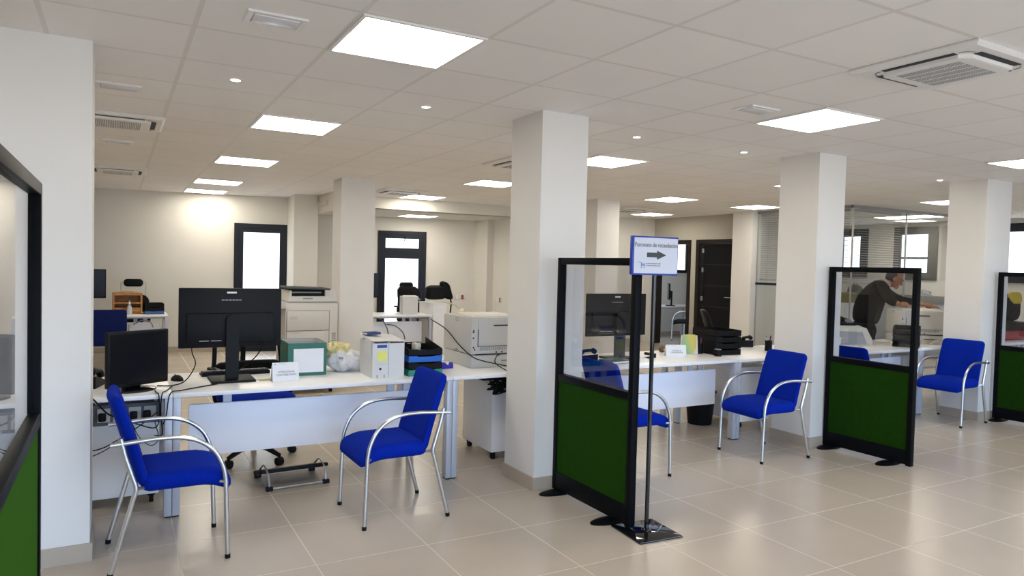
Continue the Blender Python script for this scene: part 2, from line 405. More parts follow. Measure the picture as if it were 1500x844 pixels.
window_r('window_3', 5.85, 6.82, 1.455, 2.505, (0.10, 0.10, 0.12, 0.15))
b = MB()
X0, X1, Z0, Z1 = 10.85, 11.85, 1.47, 2.25
framed(b, X0, X1, Z0, Z1, 0.07, 12.57, 12.66); w = struct(b.build('window_4', DARKWOOD, smooth=False))
b = MB(); b.span((X0+0.06, 12.61, Z0+0.06), (X1-0.06, 12.62, Z1-0.06)); b.build('pane', SKYPANE, w, smooth=False)
# street glazing behind the camera
b = MB(); framed(b, -3.2, 12.4, 0.25, 2.45, 0.07, -3.44, -3.34)
for k in range(1, 8): b.span((-3.2+k*1.95-0.03, -3.44, 0.3), (-3.2+k*1.95+0.03, -3.34, 2.4))
w = struct(b.build('window_5', DARKALU, smooth=False))
b = MB(); b.span((-3.15, -3.40, 0.3), (12.35, -3.394, 2.4)); b.build('pane', OGLASS, w, smooth=False)

# glass office
b = MB(); b.span((9.694, 6.80, 0.03), (9.704, 8.61, H-0.035)); 
g = struct(b.build('wall_office_glass_side', OGLASS, smooth=False))
b = MB(); b.span((9.685, 6.79, H-0.045), (9.715, 8.615, H)); b.span((9.685, 6.79, 0), (9.715, 8.615, 0.035)); b.build('rail', GREY, g, smooth=False)
b = MB(); b.span((9.68, 8.05, 1.315), (9.72, 8.61, 1.355)); b.build('crossbar', DARKALU, g, smooth=False)
b = MB()
for y in (7.70, 8.60): b.span((9.692, y-0.006, 0.03), (9.706, y+0.006, H-0.04))
b.build('joint', STEEL, g, smooth=False)
b = MB(); b.span((9.72, 6.796, 0.03), (13.76, 6.806, H-0.035))
g = struct(b.build('wall_office_glass_front', OGLASS, smooth=False))
b = MB(); b.span((9.685, 6.786, H-0.045), (13.77, 6.816, H)); b.span((9.685, 6.786, 0), (13.77, 6.816, 0.035)); b.build('rail', GREY, g, smooth=False)
b = MB()
for x in (9.705, 11.05, 12.4): b.span((x-0.008, 6.79, 0.03), (x+0.008, 6.812, H-0.04))
b.build('joint', STEEL, g, smooth=False)
def blind(label, p0, p1, z0, z1, n):
    d = (Vector(p1)-Vector(p0)); L = d.length; rz = math.atan2(d.y, d.x)
    t = thing('venetian_blind', label, 'blind', (p0[0], p0[1], z0), rz, 'venetian blinds of the glass office')
    b = MB()
    for k in range(n): b.box((L/2, 0, 0.02+(z1-z0-0.06)*k/(n-1)), (L, 0.024, 0.0022), rot=(R(12), 0, 0))
    b.build('slats', SLAT, t, smooth=False)
    b = MB(); b.span((0, -0.018, z1-z0-0.035), (L, 0.018, z1-z0)); b.build('headrail', SLAT, t, smooth=False)
    b = MB(); b.span((0, -0.013, -0.005), (L, 0.013, 0.012)); b.build('bottom_rail', SLAT, t, smooth=False)
    for x in (0.15, L-0.15):
        b = MB(); b.cyl((x, 0, 0), (x, 0, z1-z0), 0.0015, seg=6); b.build('ladder_cord', SLAT, t)
blind('silver venetian blind on the office glass between two white columns', (9.76, 8.05, 0), (9.76, 8.58, 0), 1.40, 2.54, 30)
blind('silver venetian blind behind the corner of the glass office', (9.76, 6.90, 0), (9.76, 7.98, 0), 1.40, 2.54, 30)
blind('silver venetian blind hanging over the bowed man in dark sweater', (9.80, 6.87, 0), (11.0, 6.87, 0), 1.40, 2.54, 30)

# ------------------------------------------------------------------ ceiling fixtures
def tile_xy(i, j): return 0.899+0.6*(i+0.5), 2.945+0.6*(j+0.5)
lamp0 = None
def ceiling_lamp(x, y, z, label):
    global lamp0
    if lamp0 is None:
        t = thing('ceiling_light', label, 'ceiling light', (x, y, z), 0, 'square LED ceiling panels')
        b = MB(); framed(b, -0.296, 0.296, -0.296, 0.296, 0.017, -0.010, -0.0005)
        # framed() works in xz, so lay it flat
        for v in b.bm.verts: v.co = Vector((v.co.x, v.co.z, v.co.y))
        b.build('frame', LAMPFRAME, t, smooth=False)
        b = MB(); b.span((-0.280, -0.280, -0.007), (0.280, 0.280, -0.001)); b.build('diffuser', LAMP, t, smooth=False)
        lamp0 = t; return t
    return dup(lamp0, (x, y, z), 0, label)
LABS = {
 (0, 0): 'largest square ceiling light panel, at the top of the picture',
 (0, 4): 'square ceiling light panel second in the row above the big monitor',
 (0, 8): 'square ceiling light panel third in the row above the big monitor',
 (0, 12): 'square ceiling light panel fourth in the row above the big monitor',
 (0, 15): 'square ceiling light panel last in the row, close to the back wall',
 (5, 0): 'square ceiling light panel next to the big air conditioning cassette',
 (5, 4): 'square ceiling light panel partly behind the column beside the sign',
 (5, 8): 'square ceiling light panel touching the beige face of the middle column',
 (5, 12): 'square ceiling light panel just in front of the alcove beam',
 (10, 0): 'square ceiling light panel cut by the edge of the picture',
 (10, 4): 'square ceiling light panel mostly hidden behind the second blue-chair column',
 (10, 8): 'square ceiling light panel above the arrow sign, nearer of two',
 (13, 8): 'square ceiling light panel in front of the dark door frames',
 (13, 12): 'square ceiling light panel over the doorway wall, farthest of three',
 (15, 4): 'square ceiling light panel outside the glass office beside a column',
 (20, 4): 'square ceiling light panel near the window at the picture edge',
}
for (i, j), lb in LABS.items(): ceiling_lamp(*tile_xy(i if (i, j) != (13, 12) else 12.8, j if j != 15 else 14.62), H, lb)
for (i, j), lb in {(-5, 0): 'added square ceiling light panel past the nearest column, out of the picture', (-5, 4): 'added square ceiling light panel, unseen behind the nearest column', (0, -4): 'added square ceiling light panel above the visitors, behind the picture', (5, -4): 'added square ceiling light panel over the public aisle, behind the picture'}.items(): ceiling_lamp(*tile_xy(i, j), H, lb)  # unseen panels added to brighten the dim floor and ceiling
ceiling_lamp(4.76, 12.05, 2.40, 'square light panel in the lowered ceiling of the alcove')
ol = ceiling_lamp(12.30, 7.55, H, 'long light panel inside the glass office, seen through its glass'); ol.scale = (1.0, 1.75, 1.0); ol['group'] = 'long LED ceiling panel'

spot0 = None
def downlight(i, j, label):
    global spot0
    x, y = tile_xy(i, j)
    if spot0 is None:
        t = thing('downlight', label, 'ceiling spotlight', (x, y, H), 0, 'round ceiling spotlights')
        b = MB(); b.rings([[Vector((r*math.cos(2*PI*k/24), r*math.sin(2*PI*k/24), z)) for k in range(24)] for r, z in ((0.026, -0.004), (0.030, -0.007), (0.037, -0.007), (0.040, -0.0005), (0.026, -0.0005))], closed=True); b.build('trim_ring', LAMPFRAME, t)
        b = MB(); b.lathe([(0.0262, -0.0008), (0.0262, -0.005), (0.018, -0.008), (0.004, -0.009)]); b.build('lens', SPOT, t)
        spot0 = t; return
    dup(spot0, (x, y, H), 0, label)
downlight(-1, 2, 'small round ceiling spotlight between the two largest panels in the row')
downlight(1, 2, 'small round ceiling spotlight in line with the middle column top')
downlight(4, 2, 'small round ceiling spotlight above the direction sign')
downlight(6, 2, 'small round ceiling spotlight beside the top of the second visible column')
downlight(11, 2, 'small round ceiling spotlight beside the top of the farthest front column')

ac0 = None
def cassette(i, j, label, rz=0):
    global ac0
    x, y = tile_xy(i, j)
    if ac0 is None:
        t = thing('air_conditioner', label, 'air conditioner', (x, y, H), rz, 'ceiling cassette air conditioners')
        def sq(r, z): return [Vector(p) for p in ((-r, -r, z), (r, -r, z), (r, r, z), (-r, r, z))]
        b = MB(); b.rings([sq(0.308, -0.001), sq(0.313, -0.012), sq(0.296, -0.026), sq(0.20, -0.026)]); b.build('outer_frame', LAMPFRAME, t, smooth=False)
        for k in range(4):
            b = MB(); b.M = Matrix.Rotation(k*PI/2, 4, 'Z'); b.span((-0.256, -0.175, -0.0285), (-0.222, 0.175, -0.0262)); b.build('air_slot', DARKGAP, t, smooth=False)
        def oc(r, z): return [Vector(p) for p in ((-r, -r*0.8, z), (-r*0.8, -r, z), (r*0.8, -r, z), (r, -r*0.8, z), (r, r*0.8, z), (r*0.8, r, z), (-r*0.8, r, z), (-r, r*0.8, z))]
        b = MB(); b.rings([oc(0.220, -0.0262), oc(0.214, -0.042), oc(0.203, -0.045)]); b.build('face_panel', LAMPFRAME, t, smooth=False)
        b = MB()
        for q in range(5):
            for r_ in range(26): b.span((-0.165+q*0.068, -0.150+r_*0.0118, -0.0465), (-0.165+q*0.068+0.052, -0.150+r_*0.0118+0.0055, -0.0445))
        b.build('intake_grille', GREY, t, smooth=False)
        for sx in (-1, 1):
            for sy in (-1, 1):
                b = MB(); b.tube(bez([(sx*0.240, sy*0.19, -0.027), (sx*0.230, sy*0.224, -0.027), (sx*0.195, sy*0.240, -0.027)], 4), 0.003, 6); b.build('corner_slot', GREY, t)
        ac0 = t; return
    dup(ac0, (x, y, H), rz, label)
cassette(4, -2, 'largest ceiling cassette air conditioner, in the near bare ceiling')
cassette(-2, 5, 'ceiling cassette air conditioner beside the nearest column, dark grille showing', PI/2)
cassette(-2, 11, 'ceiling cassette air conditioner nearest the bare back wall', PI/2)
cassette(4, 5, 'ceiling cassette air conditioner mostly behind the middle column')
cassette(4, 11, 'ceiling cassette air conditioner before the alcove beam')
cassette(11, 11, 'ceiling cassette air conditioner above the dark doorways')

el0 = None
def emergency(i, j, label):
    global el0
    x, y = tile_xy(i, j)
    if el0 is None:
        t = thing('emergency_light', label, 'emergency light', (x, y, H), 0, 'recessed rectangular emergency lights')
        b = MB()
        b.rings([[Vector(p) for p in ((-a, -c, z), (a, -c, z), (a, c, z), (-a, c, z))] for a, c, z in ((0.125, 0.085, -0.0005), (0.125, 0.085, -0.010), (0.100, 0.062, -0.010), (0.098, 0.060, -0.003))], cap=False)
        b.build('bezel', LAMPFRAME, t, smooth=False)
        b = MB(); b.box((0, 0, -0.008), (0.192, 0.115, 0.012), bev=0.004); b.build('lens', mat('frosted lens', (0.74, 0.75, 0.80), 0.25), t)
        el0 = t; return
    dup(el0, (x, y, H), 0, label)
emergency(-1, 0, 'recessed rectangular emergency light nearest the top edge of the picture')
emergency(4, 0, 'recessed rectangular emergency light near the large air conditioner')
emergency(-2, 3, 'recessed rectangular emergency light between the near column and a cassette')
emergency(-2, 7, 'recessed rectangular emergency light between the two grilled cassettes')
# ------------------------------------------------------------------ blue visitor chairs
def make_chair(label, loc, rz, group, fabric=None):
    fabric = fabric or BLUE
    t = thing('visitor_chair', label, 'chair', loc, rz, group); W = 0.24; r = 0.0115
    # seat with a waterfall front edge
    def sf(p):
        x = p.x+0.075; d = max(0.0, x-0.13)
        return Vector((x, p.y, 0.424+p.z-0.040*(d/0.14)**2+0.008*math.cos(p.y/0.23*1.3)*(p.z > 0)))
    b = MB(); b.cushion(0.415, 0.455, 0.082, 0.045, 0.030, sf); b.build('seat', fabric, t)
    def bf(p):      # p.x across, p.y up
        h = p.y+0.225; k = h/0.45
        return Vector((-0.128-0.115*k-0.02*k*k-p.z*0.95+0.018*(p.x/0.215)**2, p.x*(1.0-0.03*k), 0.410+h-p.z*0.28))
    b = MB(); b.cushion(0.435, 0.45, 0.046, 0.04, 0.02, bf); b.build('backrest', fabric, t)
    for s in (-1, 1):
        y = s*W
        b = MB(); b.tube([(0.262, y, 0.012), (0.256, y, 0.2), (0.250, y, 0.40)], r, 12); lg = b.build('leg', CHROME, t)
        b = MB(); b.cyl((0.2624, y, 0), (0.262, y, 0.022), 0.0135, seg=14); b.build('foot_cap', BLACK, lg)
        b = MB(); b.tube(bez([(0.250, y, 0.40), (0.238, y, 0.47), (0.200, y, 0.553), (0.135, y, 0.612), (0.05, y, 0.643), (-0.05, y, 0.650), (-0.16, y, 0.644), (-0.265, y, 0.636)], 5), r, 12); b.build('armrest', CHROME, t)
        b = MB(); b.tube(bez([(-0.262, y, 0.012), (-0.225, y, 0.15), (-0.170, y, 0.355), (-0.156, y, 0.415), (-0.170, y, 0.47), (-0.200, y, 0.57), (-0.222, y, 0.665)], 5), r, 12); lg = b.build('leg', CHROME, t)
        b = MB(); b.cyl((-0.2628, y, 0), (-0.261, y, 0.022), 0.0135, seg=14); b.build('foot_cap', BLACK, lg)
    b = MB()
    b.tube([(0.247, -W, 0.398), (0.19, -0.19, 0.398), (0.19, 0.19, 0.398), (0.247, W, 0.398)], 0.009, 8)
    b.tube([(-0.157, -W, 0.412), (-0.10, -0.19, 0.405), (-0.10, 0.19, 0.405), (-0.157, W, 0.412)], 0.009, 8)
    b.tube([(0.19, 0, 0.398), (-0.10, 0, 0.405)], 0.009, 8)
    b.build('seat_frame', CHROME, t)
    return t
VG = 'blue visitor chairs at the counters'
ch = make_chair('blue armchair nearest the white pillar at the big monitor desk', (0.235, 4.04, 0), R(1.5), VG)
dup(ch, (1.500, 4.115, 0), PI+R(1), 'blue armchair with its back to the middle column, in front of the letter trays', VG)
dup(ch, (3.325, 4.17, 0), R(1), 'blue armchair partly hidden behind the first glass and green screen', VG)
dup(ch, (4.775, 4.10, 0), PI-R(3), 'blue armchair in the open between the two green screens, beside a column', VG)
dup(ch, (7.735, 4.205, 0), PI+R(3), 'blue armchair beside the farthest front column, past the second green screen', VG)
dup(ch, (6.23, 4.22, 0), R(1), 'blue armchair whose back top shows through the second screen glass', VG)

# ------------------------------------------------------------------ desks
DZ = 0.735
def desk(label, x0, x1, y0, y1, panel=True, rz=0, back_panel=False):
    w = x1-x0; dp = y1-y0
    t = thing('office_desk', label, 'desk', (x0, y0, 0), rz, 'white office desks')
    b = MB(); b.span((0.002, 0, DZ-0.026), (w-0.002, dp, DZ), bev=0.003); b.build('desktop', DESK, t)
    for x in (0.0, w-0.044):
        for y in (0.004, dp-0.07):
            b = MB(); b.span((x+0.001, y, 0.008), (x+0.043, y+0.066, DZ-0.026), bev=0.004); lg = b.build('leg', STEELGREY, t)
            b = MB(); b.span((x+0.006, y+0.006, 0), (x+0.038, y+0.060, 0.009)); b.build('foot', BLACK, lg, smooth=False)
        b = MB(); b.span((x+0.004, 0.07, DZ-0.075), (x+0.040, dp-0.07, DZ-0.028)); b.build('side_beam', STEELGREY, t, smooth=False)
    for y in (0.30, dp-0.16):
        b = MB(); b.span((0.044, y, DZ-0.066), (w-0.044, y+0.04, DZ-0.028)); b.build('cross_beam', STEELGREY, t, smooth=False)
    if panel:
        b = MB(); b.span((0.10, 0.18, 0.305), (w-0.10, 0.198, 0.628), bev=0.002); p = b.build('modesty_panel', PANEL, t)
        for x in (0.30, w-0.42, w-0.30):
            b = MB(); b.span((x, 0.199, 0.55), (x+0.05, 0.215, DZ-0.03)); b.build('hanger', STEELGREY, p, smooth=False)
    return t
Y0, Y1 = 4.54, 5.34
desk('white desk carrying the big black monitor, green box and letter trays', 0.29, 2.09, Y0, Y1)
desk('white desk behind the near pillar, carrying the small tilted monitor', -0.85, 0.29, Y0, Y1, False)
desk('white side desk under the grey printer by the middle column', 2.09, 3.02, Y0, Y1+0.35, False)
desk('white desk carrying the colourful calendar card and black trays', 3.13, 4.93, Y0, Y1)
desk('white side desk with pen cup, by the column between the green screens', 4.93, 6.00, Y0, Y1+0.25, False)
desk('white desk behind the second green screen, below the bowed man', 6.03, 7.77, Y0, Y1)
desk('white side desk carrying the printer the man leans on', 7.77, 8.79, Y0, Y1+0.04, False)
desk('white desk behind the last screen, with red and black boxes', 8.83, 10.63, Y0, Y1)

# ------------------------------------------------------------------ mobile pedestals
def pedestal(label, x0, x1, y0, y1, h, fx=0):
    t = thing('mobile_pedestal', label, 'drawer unit', ((x0+x1)/2, (y0+y1)/2, 0), 0, 'white mobile drawer pedestals')
    w, d = x1-x0, y1-y0
    b = MB(); b.span((-w/2, -d/2, 0.065), (w/2, d/2, h), bev=0.004); b.build('body', DESK, t)
    hh = (h-0.10)/3
    for k in range(3):
        b = MB(); b.span((-w/2+0.006, d/2, 0.075+k*hh), (w/2-0.006, d/2+0.018, 0.075+k*hh+hh-0.006), bev=0.002); dr = b.build('drawer', DESK, t)
        b = MB(); b.span((-0.06, d/2+0.018, 0.075+k*hh+hh-0.05), (0.06, d/2+0.032, 0.075+k*hh+hh-0.035)); b.build('handle', GREY, dr, smooth=False)
    for sx in (-1, 1):
        for sy in (-1, 1):
            x, y = sx*(w/2-0.04), sy*(d/2-0.05)
            b = MB(); b.cyl((x-0.012, y, 0.025), (x+0.012, y, 0.025), 0.025, seg=16); b.span((x-0.02, y-0.018, 0.046), (x+0.02, y+0.018, 0.066)); b.build('caster', BLACK, t)
    return t
pedestal('white drawer unit behind the blue chair by the near pillar, under tangled cables', -0.19, 0.235, 4.85, 5.30, 0.60)
pedestal('white drawer unit next to the middle column, under hanging black cables', 2.565, 2.99, 4.84, 5.36, 0.60)
pedestal('white drawer unit behind the blue chair between the two green screens', 5.31, 5.71, 4.85, 5.35, 0.60)
pedestal('white drawer unit by the farthest front column, behind a blue chair', 8.0, 8.40, 4.90, 5.40, 0.60)

# ------------------------------------------------------------------ glass and green screens
def screen(label, x, ynear, yfar, h, mid=0.812):
    t = thing('office_screen', label, 'partition screen', (x, yfar, 0), 0, 'glass and green office screens')
    L = yfar-ynear; th = 0.024; pw = 0.042
    for a in (-pw, -L):
        b = MB(); b.span((-th, a, 0.02), (th, a+pw, h), bev=0.004); b.build('post', BLACKFRAME, t)
    b = MB(); b.span((-th, -L+pw, h-0.045), (th, -pw, h), bev=0.003); b.build('top_rail', BLACKFRAME, t)
    b = MB(); b.span((-th, -L+pw, mid-0.047), (th, -pw, mid), bev=0.003); b.build('middle_rail', BLACKFRAME, t)
    b = MB(); b.span((-th, -L+pw, 0.03), (th, -pw, 0.145), bev=0.003); b.build('bottom_rail', BLACKFRAME, t)
    b = MB(); b.span((-0.016, -L+pw, 0.145), (0.016, -pw, mid-0.047)); b.build('lower_panel', GREEN, t, smooth=False)
    b = MB(); b.span((-0.003, -L+pw, mid), (0.003, -pw, h-0.045)); b.build('glass_pane', PGLASS, t, smooth=False)
    for y in (-0.055, -L+0.19):
        b = MB(); n = 20
        prof = [(0.155*math.cos(2*PI*k/n), 0.062*math.sin(2*PI*k/n)) for k in range(n)]
        b.rings([[Vector((a*q, y+c*q, z)) for a, c in prof] for q, z in ((1, 0), (1, 0.006), (0.9, 0.012), (0.3, 0.024))]); f = b.build('foot', BLACKFRAME, t)
    return t
screen('green and glass screen at the middle column, behind the arrow sign', 2.632, 3.190, 4.02, 1.597)
screen('green and glass screen with the bowed man seen through its glass', 5.505, 3.262, 4.055, 1.597)
screen('green and glass screen at the edge by the farthest front column, red box behind', 8.30, 3.30, 4.055, 1.597)
screen('taller green and glass screen at the nearest column, seen almost edge-on', -0.270, 1.75, 3.17, 1.797, 0.94)

# ------------------------------------------------------------------ arrow sign on a stand
t = thing('sign_stand', 'blue framed arrow sign on a black floor stand', 'sign', (2.705, 3.145, 0), R(-4))
b = MB(); b.span((-0.148, -0.148, 0), (0.148, 0.148, 0.010), bev=0.003); b.build('base_plate', BLACKGLOSS, t)
b = MB(); b.cyl((0, 0, 0.01), (0, 0, 1.52), 0.0125); b.lathe([(0.03, 0.010), (0.03, 0.016), (0.016, 0.022)]); b.build('pole', BLACKGLOSS, t)
b = MB(); b.span((-0.172, -0.022, 1.500), (0.150, 0.004, 1.722), bev=0.004); sp = b.build('sign_panel', SIGNBLUE, t)
b = MB(); b.span((-0.160, -0.0235, 1.510), (0.143, -0.0215, 1.713)); fc = b.build('face', mat('sign sheet', (0.62, 0.63, 0.70), 0.25), sp, smooth=False)
fr = (PI/2, 0, 0)
text_mesh('Patronato de recaudación', 0.036, 'lettering', mat('ink light grey', (0.15, 0.145, 0.15), 0.6), sp, (-0.008, -0.0242, 1.672), fr, sx=0.80)
b = MB(); b.prism([(-0.073, -0.0236, 1.602), (-0.002, -0.0236, 1.602), (-0.002, -0.0236, 1.589), (0.062, -0.0236, 1.616), (-0.002, -0.0236, 1.641), (-0.002, -0.0236, 1.629), (-0.073, -0.0236, 1.629)], (0, -0.0008, 0)); b.build('arrow', mat('arrow dark', (0.045, 0.042, 0.046), 0.5), sp, smooth=False)
text_mesh('M', 0.044, 'emblem', mat('logo blue', (0.06, 0.17, 0.42), 0.5), sp, (-0.100, -0.0242, 1.551), fr, sx=0.85)
b = MB(); b.tube(bez([(-0.135, -0.0240, 1.572), (-0.118, -0.0240, 1.574), (-0.100, -0.0240, 1.566)], 4), 0.0012, 6); b.build('emblem_swash', mat('logo blue', (0, 0, 0)), sp)
b = MB(); random.seed(3)
for zz in (1.5655, 1.5535):
    x = -0.078
    while x < 0.012:
        l = random.uniform(0.006, 0.016); b.span((x, -0.0242, zz-0.0022), (x+l, -0.0236, zz+0.0022)); x += l+0.003
b.build('small_lettering', INKGREY, sp, smooth=False)

# ------------------------------------------------------------------ task chairs
def task_chair(label, loc, rz, seat_mat, back_mat, back_h=0.55, headrest=False, z0=0.50, arms=True, backw=0.46, hz=0.70, ring=False):
    """forward = +x"""
    t = thing('task_chair', label, 'office chair', loc, rz, 'swivel task chairs')
    b = MB()
    for k in range(5):
        a = 2*PI*k/5+0.3; c, s = math.cos(a), math.sin(a)
        b.tube([(0.02*c, 0.02*s, 0.115), (0.16*c, 0.16*s, 0.105), (0.30*c, 0.30*s, 0.075)], [0.026, 0.022, 0.016], 8)
    b.cyl((0, 0, 0.08), (0, 0, 0.14), 0.04); b.build('base', BLACK, t)
    for k in range(5):
        a = 2*PI*k/5+0.3; c, s = 0.30*math.cos(a), 0.30*math.sin(a)
        b = MB(); b.cyl((c-0.022*s/0.3, s+0.022*c/0.3, 0.03), (c+0.022*s/0.3, s-0.022*c/0.3, 0.03), 0.03, seg=16); b.cyl((c, s, 0.045), (c, s, 0.08), 0.012, seg=8); b.build('caster', BLACK, t)
    b = MB(); b.cyl((0, 0, 0.12), (0, 0, 0.36), 0.025); b.cyl((0, 0, 0.30), (0, 0, z0-0.06), 0.016); b.box((0, 0, z0-0.06), (0.22, 0.16, 0.04), bev=0.01); b.build('gas_lift', BLACK, t)
    def sf(p): return Vector((p.x+0.03, p.y, z0-0.02+p.z-0.03*max(0, (p.x-0.1)/0.14)**2))
    b = MB(); b.cushion(0.48, 0.50, 0.075, 0.09, 0.03, sf); b.build('seat', seat_mat, t)
    def bf(p):
        h = p.y+back_h/2; k = h/back_h
        return Vector((-0.215-0.07*k+0.035*math.sin(k*PI)+0.05*(p.x/0.23)**2-p.z, p.x*(1-0.14*k*k), z0+0.07+h))
    if ring:
        a_, c_, q_ = backw/2-0.015, back_h/2-0.015, 0.09; pts = []
        for cx, cy, a0 in ((a_-q_, c_-q_, 0), (-(a_-q_), c_-q_, 90), (-(a_-q_), -(c_-q_), 180), (a_-q_, -(c_-q_), 270)):
            pts += [bf(Vector((cx+q_*math.cos(R(a0+15*k)), cy+q_*math.sin(R(a0+15*k)), 0))) for k in range(7)]
        b = MB(); b.tube(pts, 0.017, 8, closed=True); b.build('back_frame', back_mat, t)
        b = MB(); b.cushion(backw-0.04, 0.15, 0.03, 0.05, 0.012, lambda p: bf(Vector((p.x, p.y-back_h*0.32, p.z)))); b.build('lumbar_pad', back_mat, t)
    else:
        b = MB(); b.cushion(backw, back_h, 0.045, 0.09, 0.018, bf); b.build('backrest', back_mat, t)
    b = MB(); b.tube(bez([(-0.05, 0, z0-0.06), (-0.24, 0, z0-0.05), (-0.285, 0, z0+0.05), (-0.275, 0, z0+0.35)], 5), 0.02, 8); b.build('back_support', BLACK, t)
    if headrest:
        b = MB()
        for s in (-1, 1): b.tube([(-0.30, s*0.165, z0+0.35), (-0.315, s*0.165, z0+hz+0.005), (-0.305, s*0.10, z0+hz+0.01)], 0.006, 8)
        b.build('headrest_bar', STEEL, t)
        def hf(p): return Vector((-0.30-p.z, p.x, z0+hz+p.y))
        b = MB(); b.cushion(0.26, 0.115, 0.06, 0.05, 0.025, hf); b.build('headrest', BLACK, t)
    if arms:
        for s in (-1, 1):
            b = MB(); b.tube(bez([(-0.02, s*0.23, z0-0.05), (-0.02, s*0.29, z0-0.02), (-0.03, s*0.29, z0+0.19)], 5), 0.014, 8); b.box((-0.01, s*0.29, z0+0.20), (0.24, 0.06, 0.03), bev=0.012); b.build('armrest', BLACK, t)
    return t
task_chair('black framed swivel chair with blue seat, behind the big monitor', (0.93, 5.66, 0), R(-80), BLUE, BLACK, 0.50, z0=0.50, backw=0.56, ring=True)
task_chair('black swivel chair standing before the dark wooden door', (6.33, 6.05, 0), R(-42), BLACK, BLACK, 0.50, z0=0.50)
task_chair('black swivel chair with floating headrest at the wall desk', (0.215, 11.72, 0), R(-90), BLACK, BLACK, 0.45, True, z0=0.44, arms=False)
task_chair('tall black swivel chair before the glazed alcove door', (4.48, 11.45, 0), R(-85), BLACK, BLACK, 0.47, True, z0=0.59, hz=0.555)
# ------------------------------------------------------------------ computer screens, keyboards, phones
def monitor(label, loc, rz, w, h, zb, stand_w=0.08, base=(0.27, 0.24), round_base=False, sticker=False, th=0.032, hide=None):
    """screen faces local -y; origin at the foot on the table"""
    t = thing('computer_monitor', label, 'computer monitor', loc, rz, 'black computer monitors')
    b = MB(); b.box((0, th/2, zb+h/2), (w, th, h), bev=0.006); p = b.build('screen_housing', MONBACK, t)
    b = MB(); b.span((-w/2+0.014, -0.0012, zb+0.02), (w/2-0.014, 0.002, zb+h-0.014)); b.build('screen', SCREEN, p, smooth=False)
    b = MB(); b.box((0, th+0.008, zb+h*0.33), (w*0.86, 0.024, h*0.50), bev=0.008); b.build('back_cover', MONBACK, p)
    if sticker:
        b = MB(); b.span((-0.030, th, zb+h*0.91), (0.030, th+0.0015, zb+h*0.94)); b.build('sticker', PAPER, p, smooth=False)
        b = MB(); random.seed(5); x = -0.06
        while x < 0.05:
            l = random.uniform(0.006, 0.02); b.span((x, th, zb+h*0.79), (x+l, th+0.001, zb+h*0.81)); x += l+0.004
        b.build('maker_lettering', GREY, p, smooth=False)
        b = MB(); b.span((w*0.10, th+0.020, zb+h*0.115), (w*0.20, th+0.0215, zb+h*0.125)); b.span((w*0.22, th+0.020, zb+h*0.115), (w*0.31, th+0.0215, zb+h*0.125)); b.build('port_label', LIGHTGREY, p, smooth=False)
    ys = th+0.045
    b = MB(); zt = zb+h*0.46; b.prism([(-stand_w/2, ys-0.018, 0.008), (stand_w/2, ys-0.018, 0.008)]+[(stand_w/2*math.cos(PI*k/12), ys-0.018, zt+stand_w/2*math.sin(PI*k/12)) for k in range(13)], (0, 0.036, 0)); b.box((0, ys-0.03, zt-0.02), (stand_w*0.8, 0.05, 0.08)); b.build('stand', MONBACK, t)
    b = MB()
    if round_base: b.rings([[Vector((base[0]/2*q*math.cos(2*PI*k/32), ys-0.03+base[1]/2*q*math.sin(2*PI*k/32), z)) for k in range(32)] for q, z in ((0.98, 0), (1, 0.004), (0.97, 0.012), (0.5, 0.022), (0.2, 0.024))])
    else: b.box((0, ys-0.02, 0.008), (base[0], base[1], 0.016), bev=0.005)
    b.build('base', BLACKGLOSS if round_base else MONBACK, t)
    return t
monitor('small black monitor turned askew at the desk behind the near pillar', (0.118, 4.70, DZ), R(33), 0.385, 0.325, 0.035, 0.10, (0.25, 0.21), True)
monitor('big black monitor seen from behind, with small white sticker', (0.662, 4.985, DZ), PI, 0.635, 0.39, 0.215, 0.078, (0.27, 0.26), False, True)
monitor('black monitor seen from behind through the first screen glass', (3.88, 5.02, DZ), PI, 0.65, 0.375, 0.20, 0.10, (0.26, 0.22), False, True)
monitor('black monitor cut off by the near pillar at the wall desk', (-0.36, 11.15, DZ), R(6), 0.46, 0.40, 0.215, 0.06, (0.24, 0.2))
monitor('black monitor beside the glazed alcove door, half behind a pillar', (3.34, 10.62, DZ), R(5), 0.50, 0.385, 0.25, 0.06, (0.24, 0.2))
monitor('black monitor seen edge-on through the open doorway', (10.72, 11.98, DZ), R(-128), 0.50, 0.36, 0.14, 0.06, (0.22, 0.2))

def keyboard(label, loc, rz):
    t = thing('keyboard', label, 'keyboard', loc, rz, 'black computer keyboards')
    b = MB(); b.prism([(-0.22, -0.07, 0), (-0.22, 0.07, 0), (-0.22, 0.07, 0.026), (-0.22, -0.07, 0.012)], (0.44, 0, 0)); b.build('case', BLACK, t, smooth=False)
    b = MB()
    for r_ in range(5):
        for c in range(15): b.box((-0.2+c*0.0286, -0.052+r_*0.026, 0.017+r_*0.0026+0.003), (0.023, 0.021, 0.008))
    b.build('keys', mat('keycap black', (0.02, 0.02, 0.022), 0.5), t, smooth=False)
keyboard('black keyboard lying behind the big monitor stand', (0.72, 5.19, DZ), PI+R(2))
def mouse(label, loc, rz, m=BLACK):
    t = thing('computer_mouse', label, 'computer mouse', loc, rz, 'computer mice')
    b = MB(); b.ball((0, 0, 0.0), (0.034, 0.056, 0.036), fn=lambda p: Vector((p.x, p.y, max(p.z, 0.0)))); b.build('shell', m, t)
    b = MB(); b.cyl((-0.003, 0.03, 0.030), (0.003, 0.03, 0.030), 0.008, seg=10); b.build('scroll_wheel', GREY, t)
mouse('black mouse on the desk between the two front monitors', (0.345, 5.03, DZ), R(20))
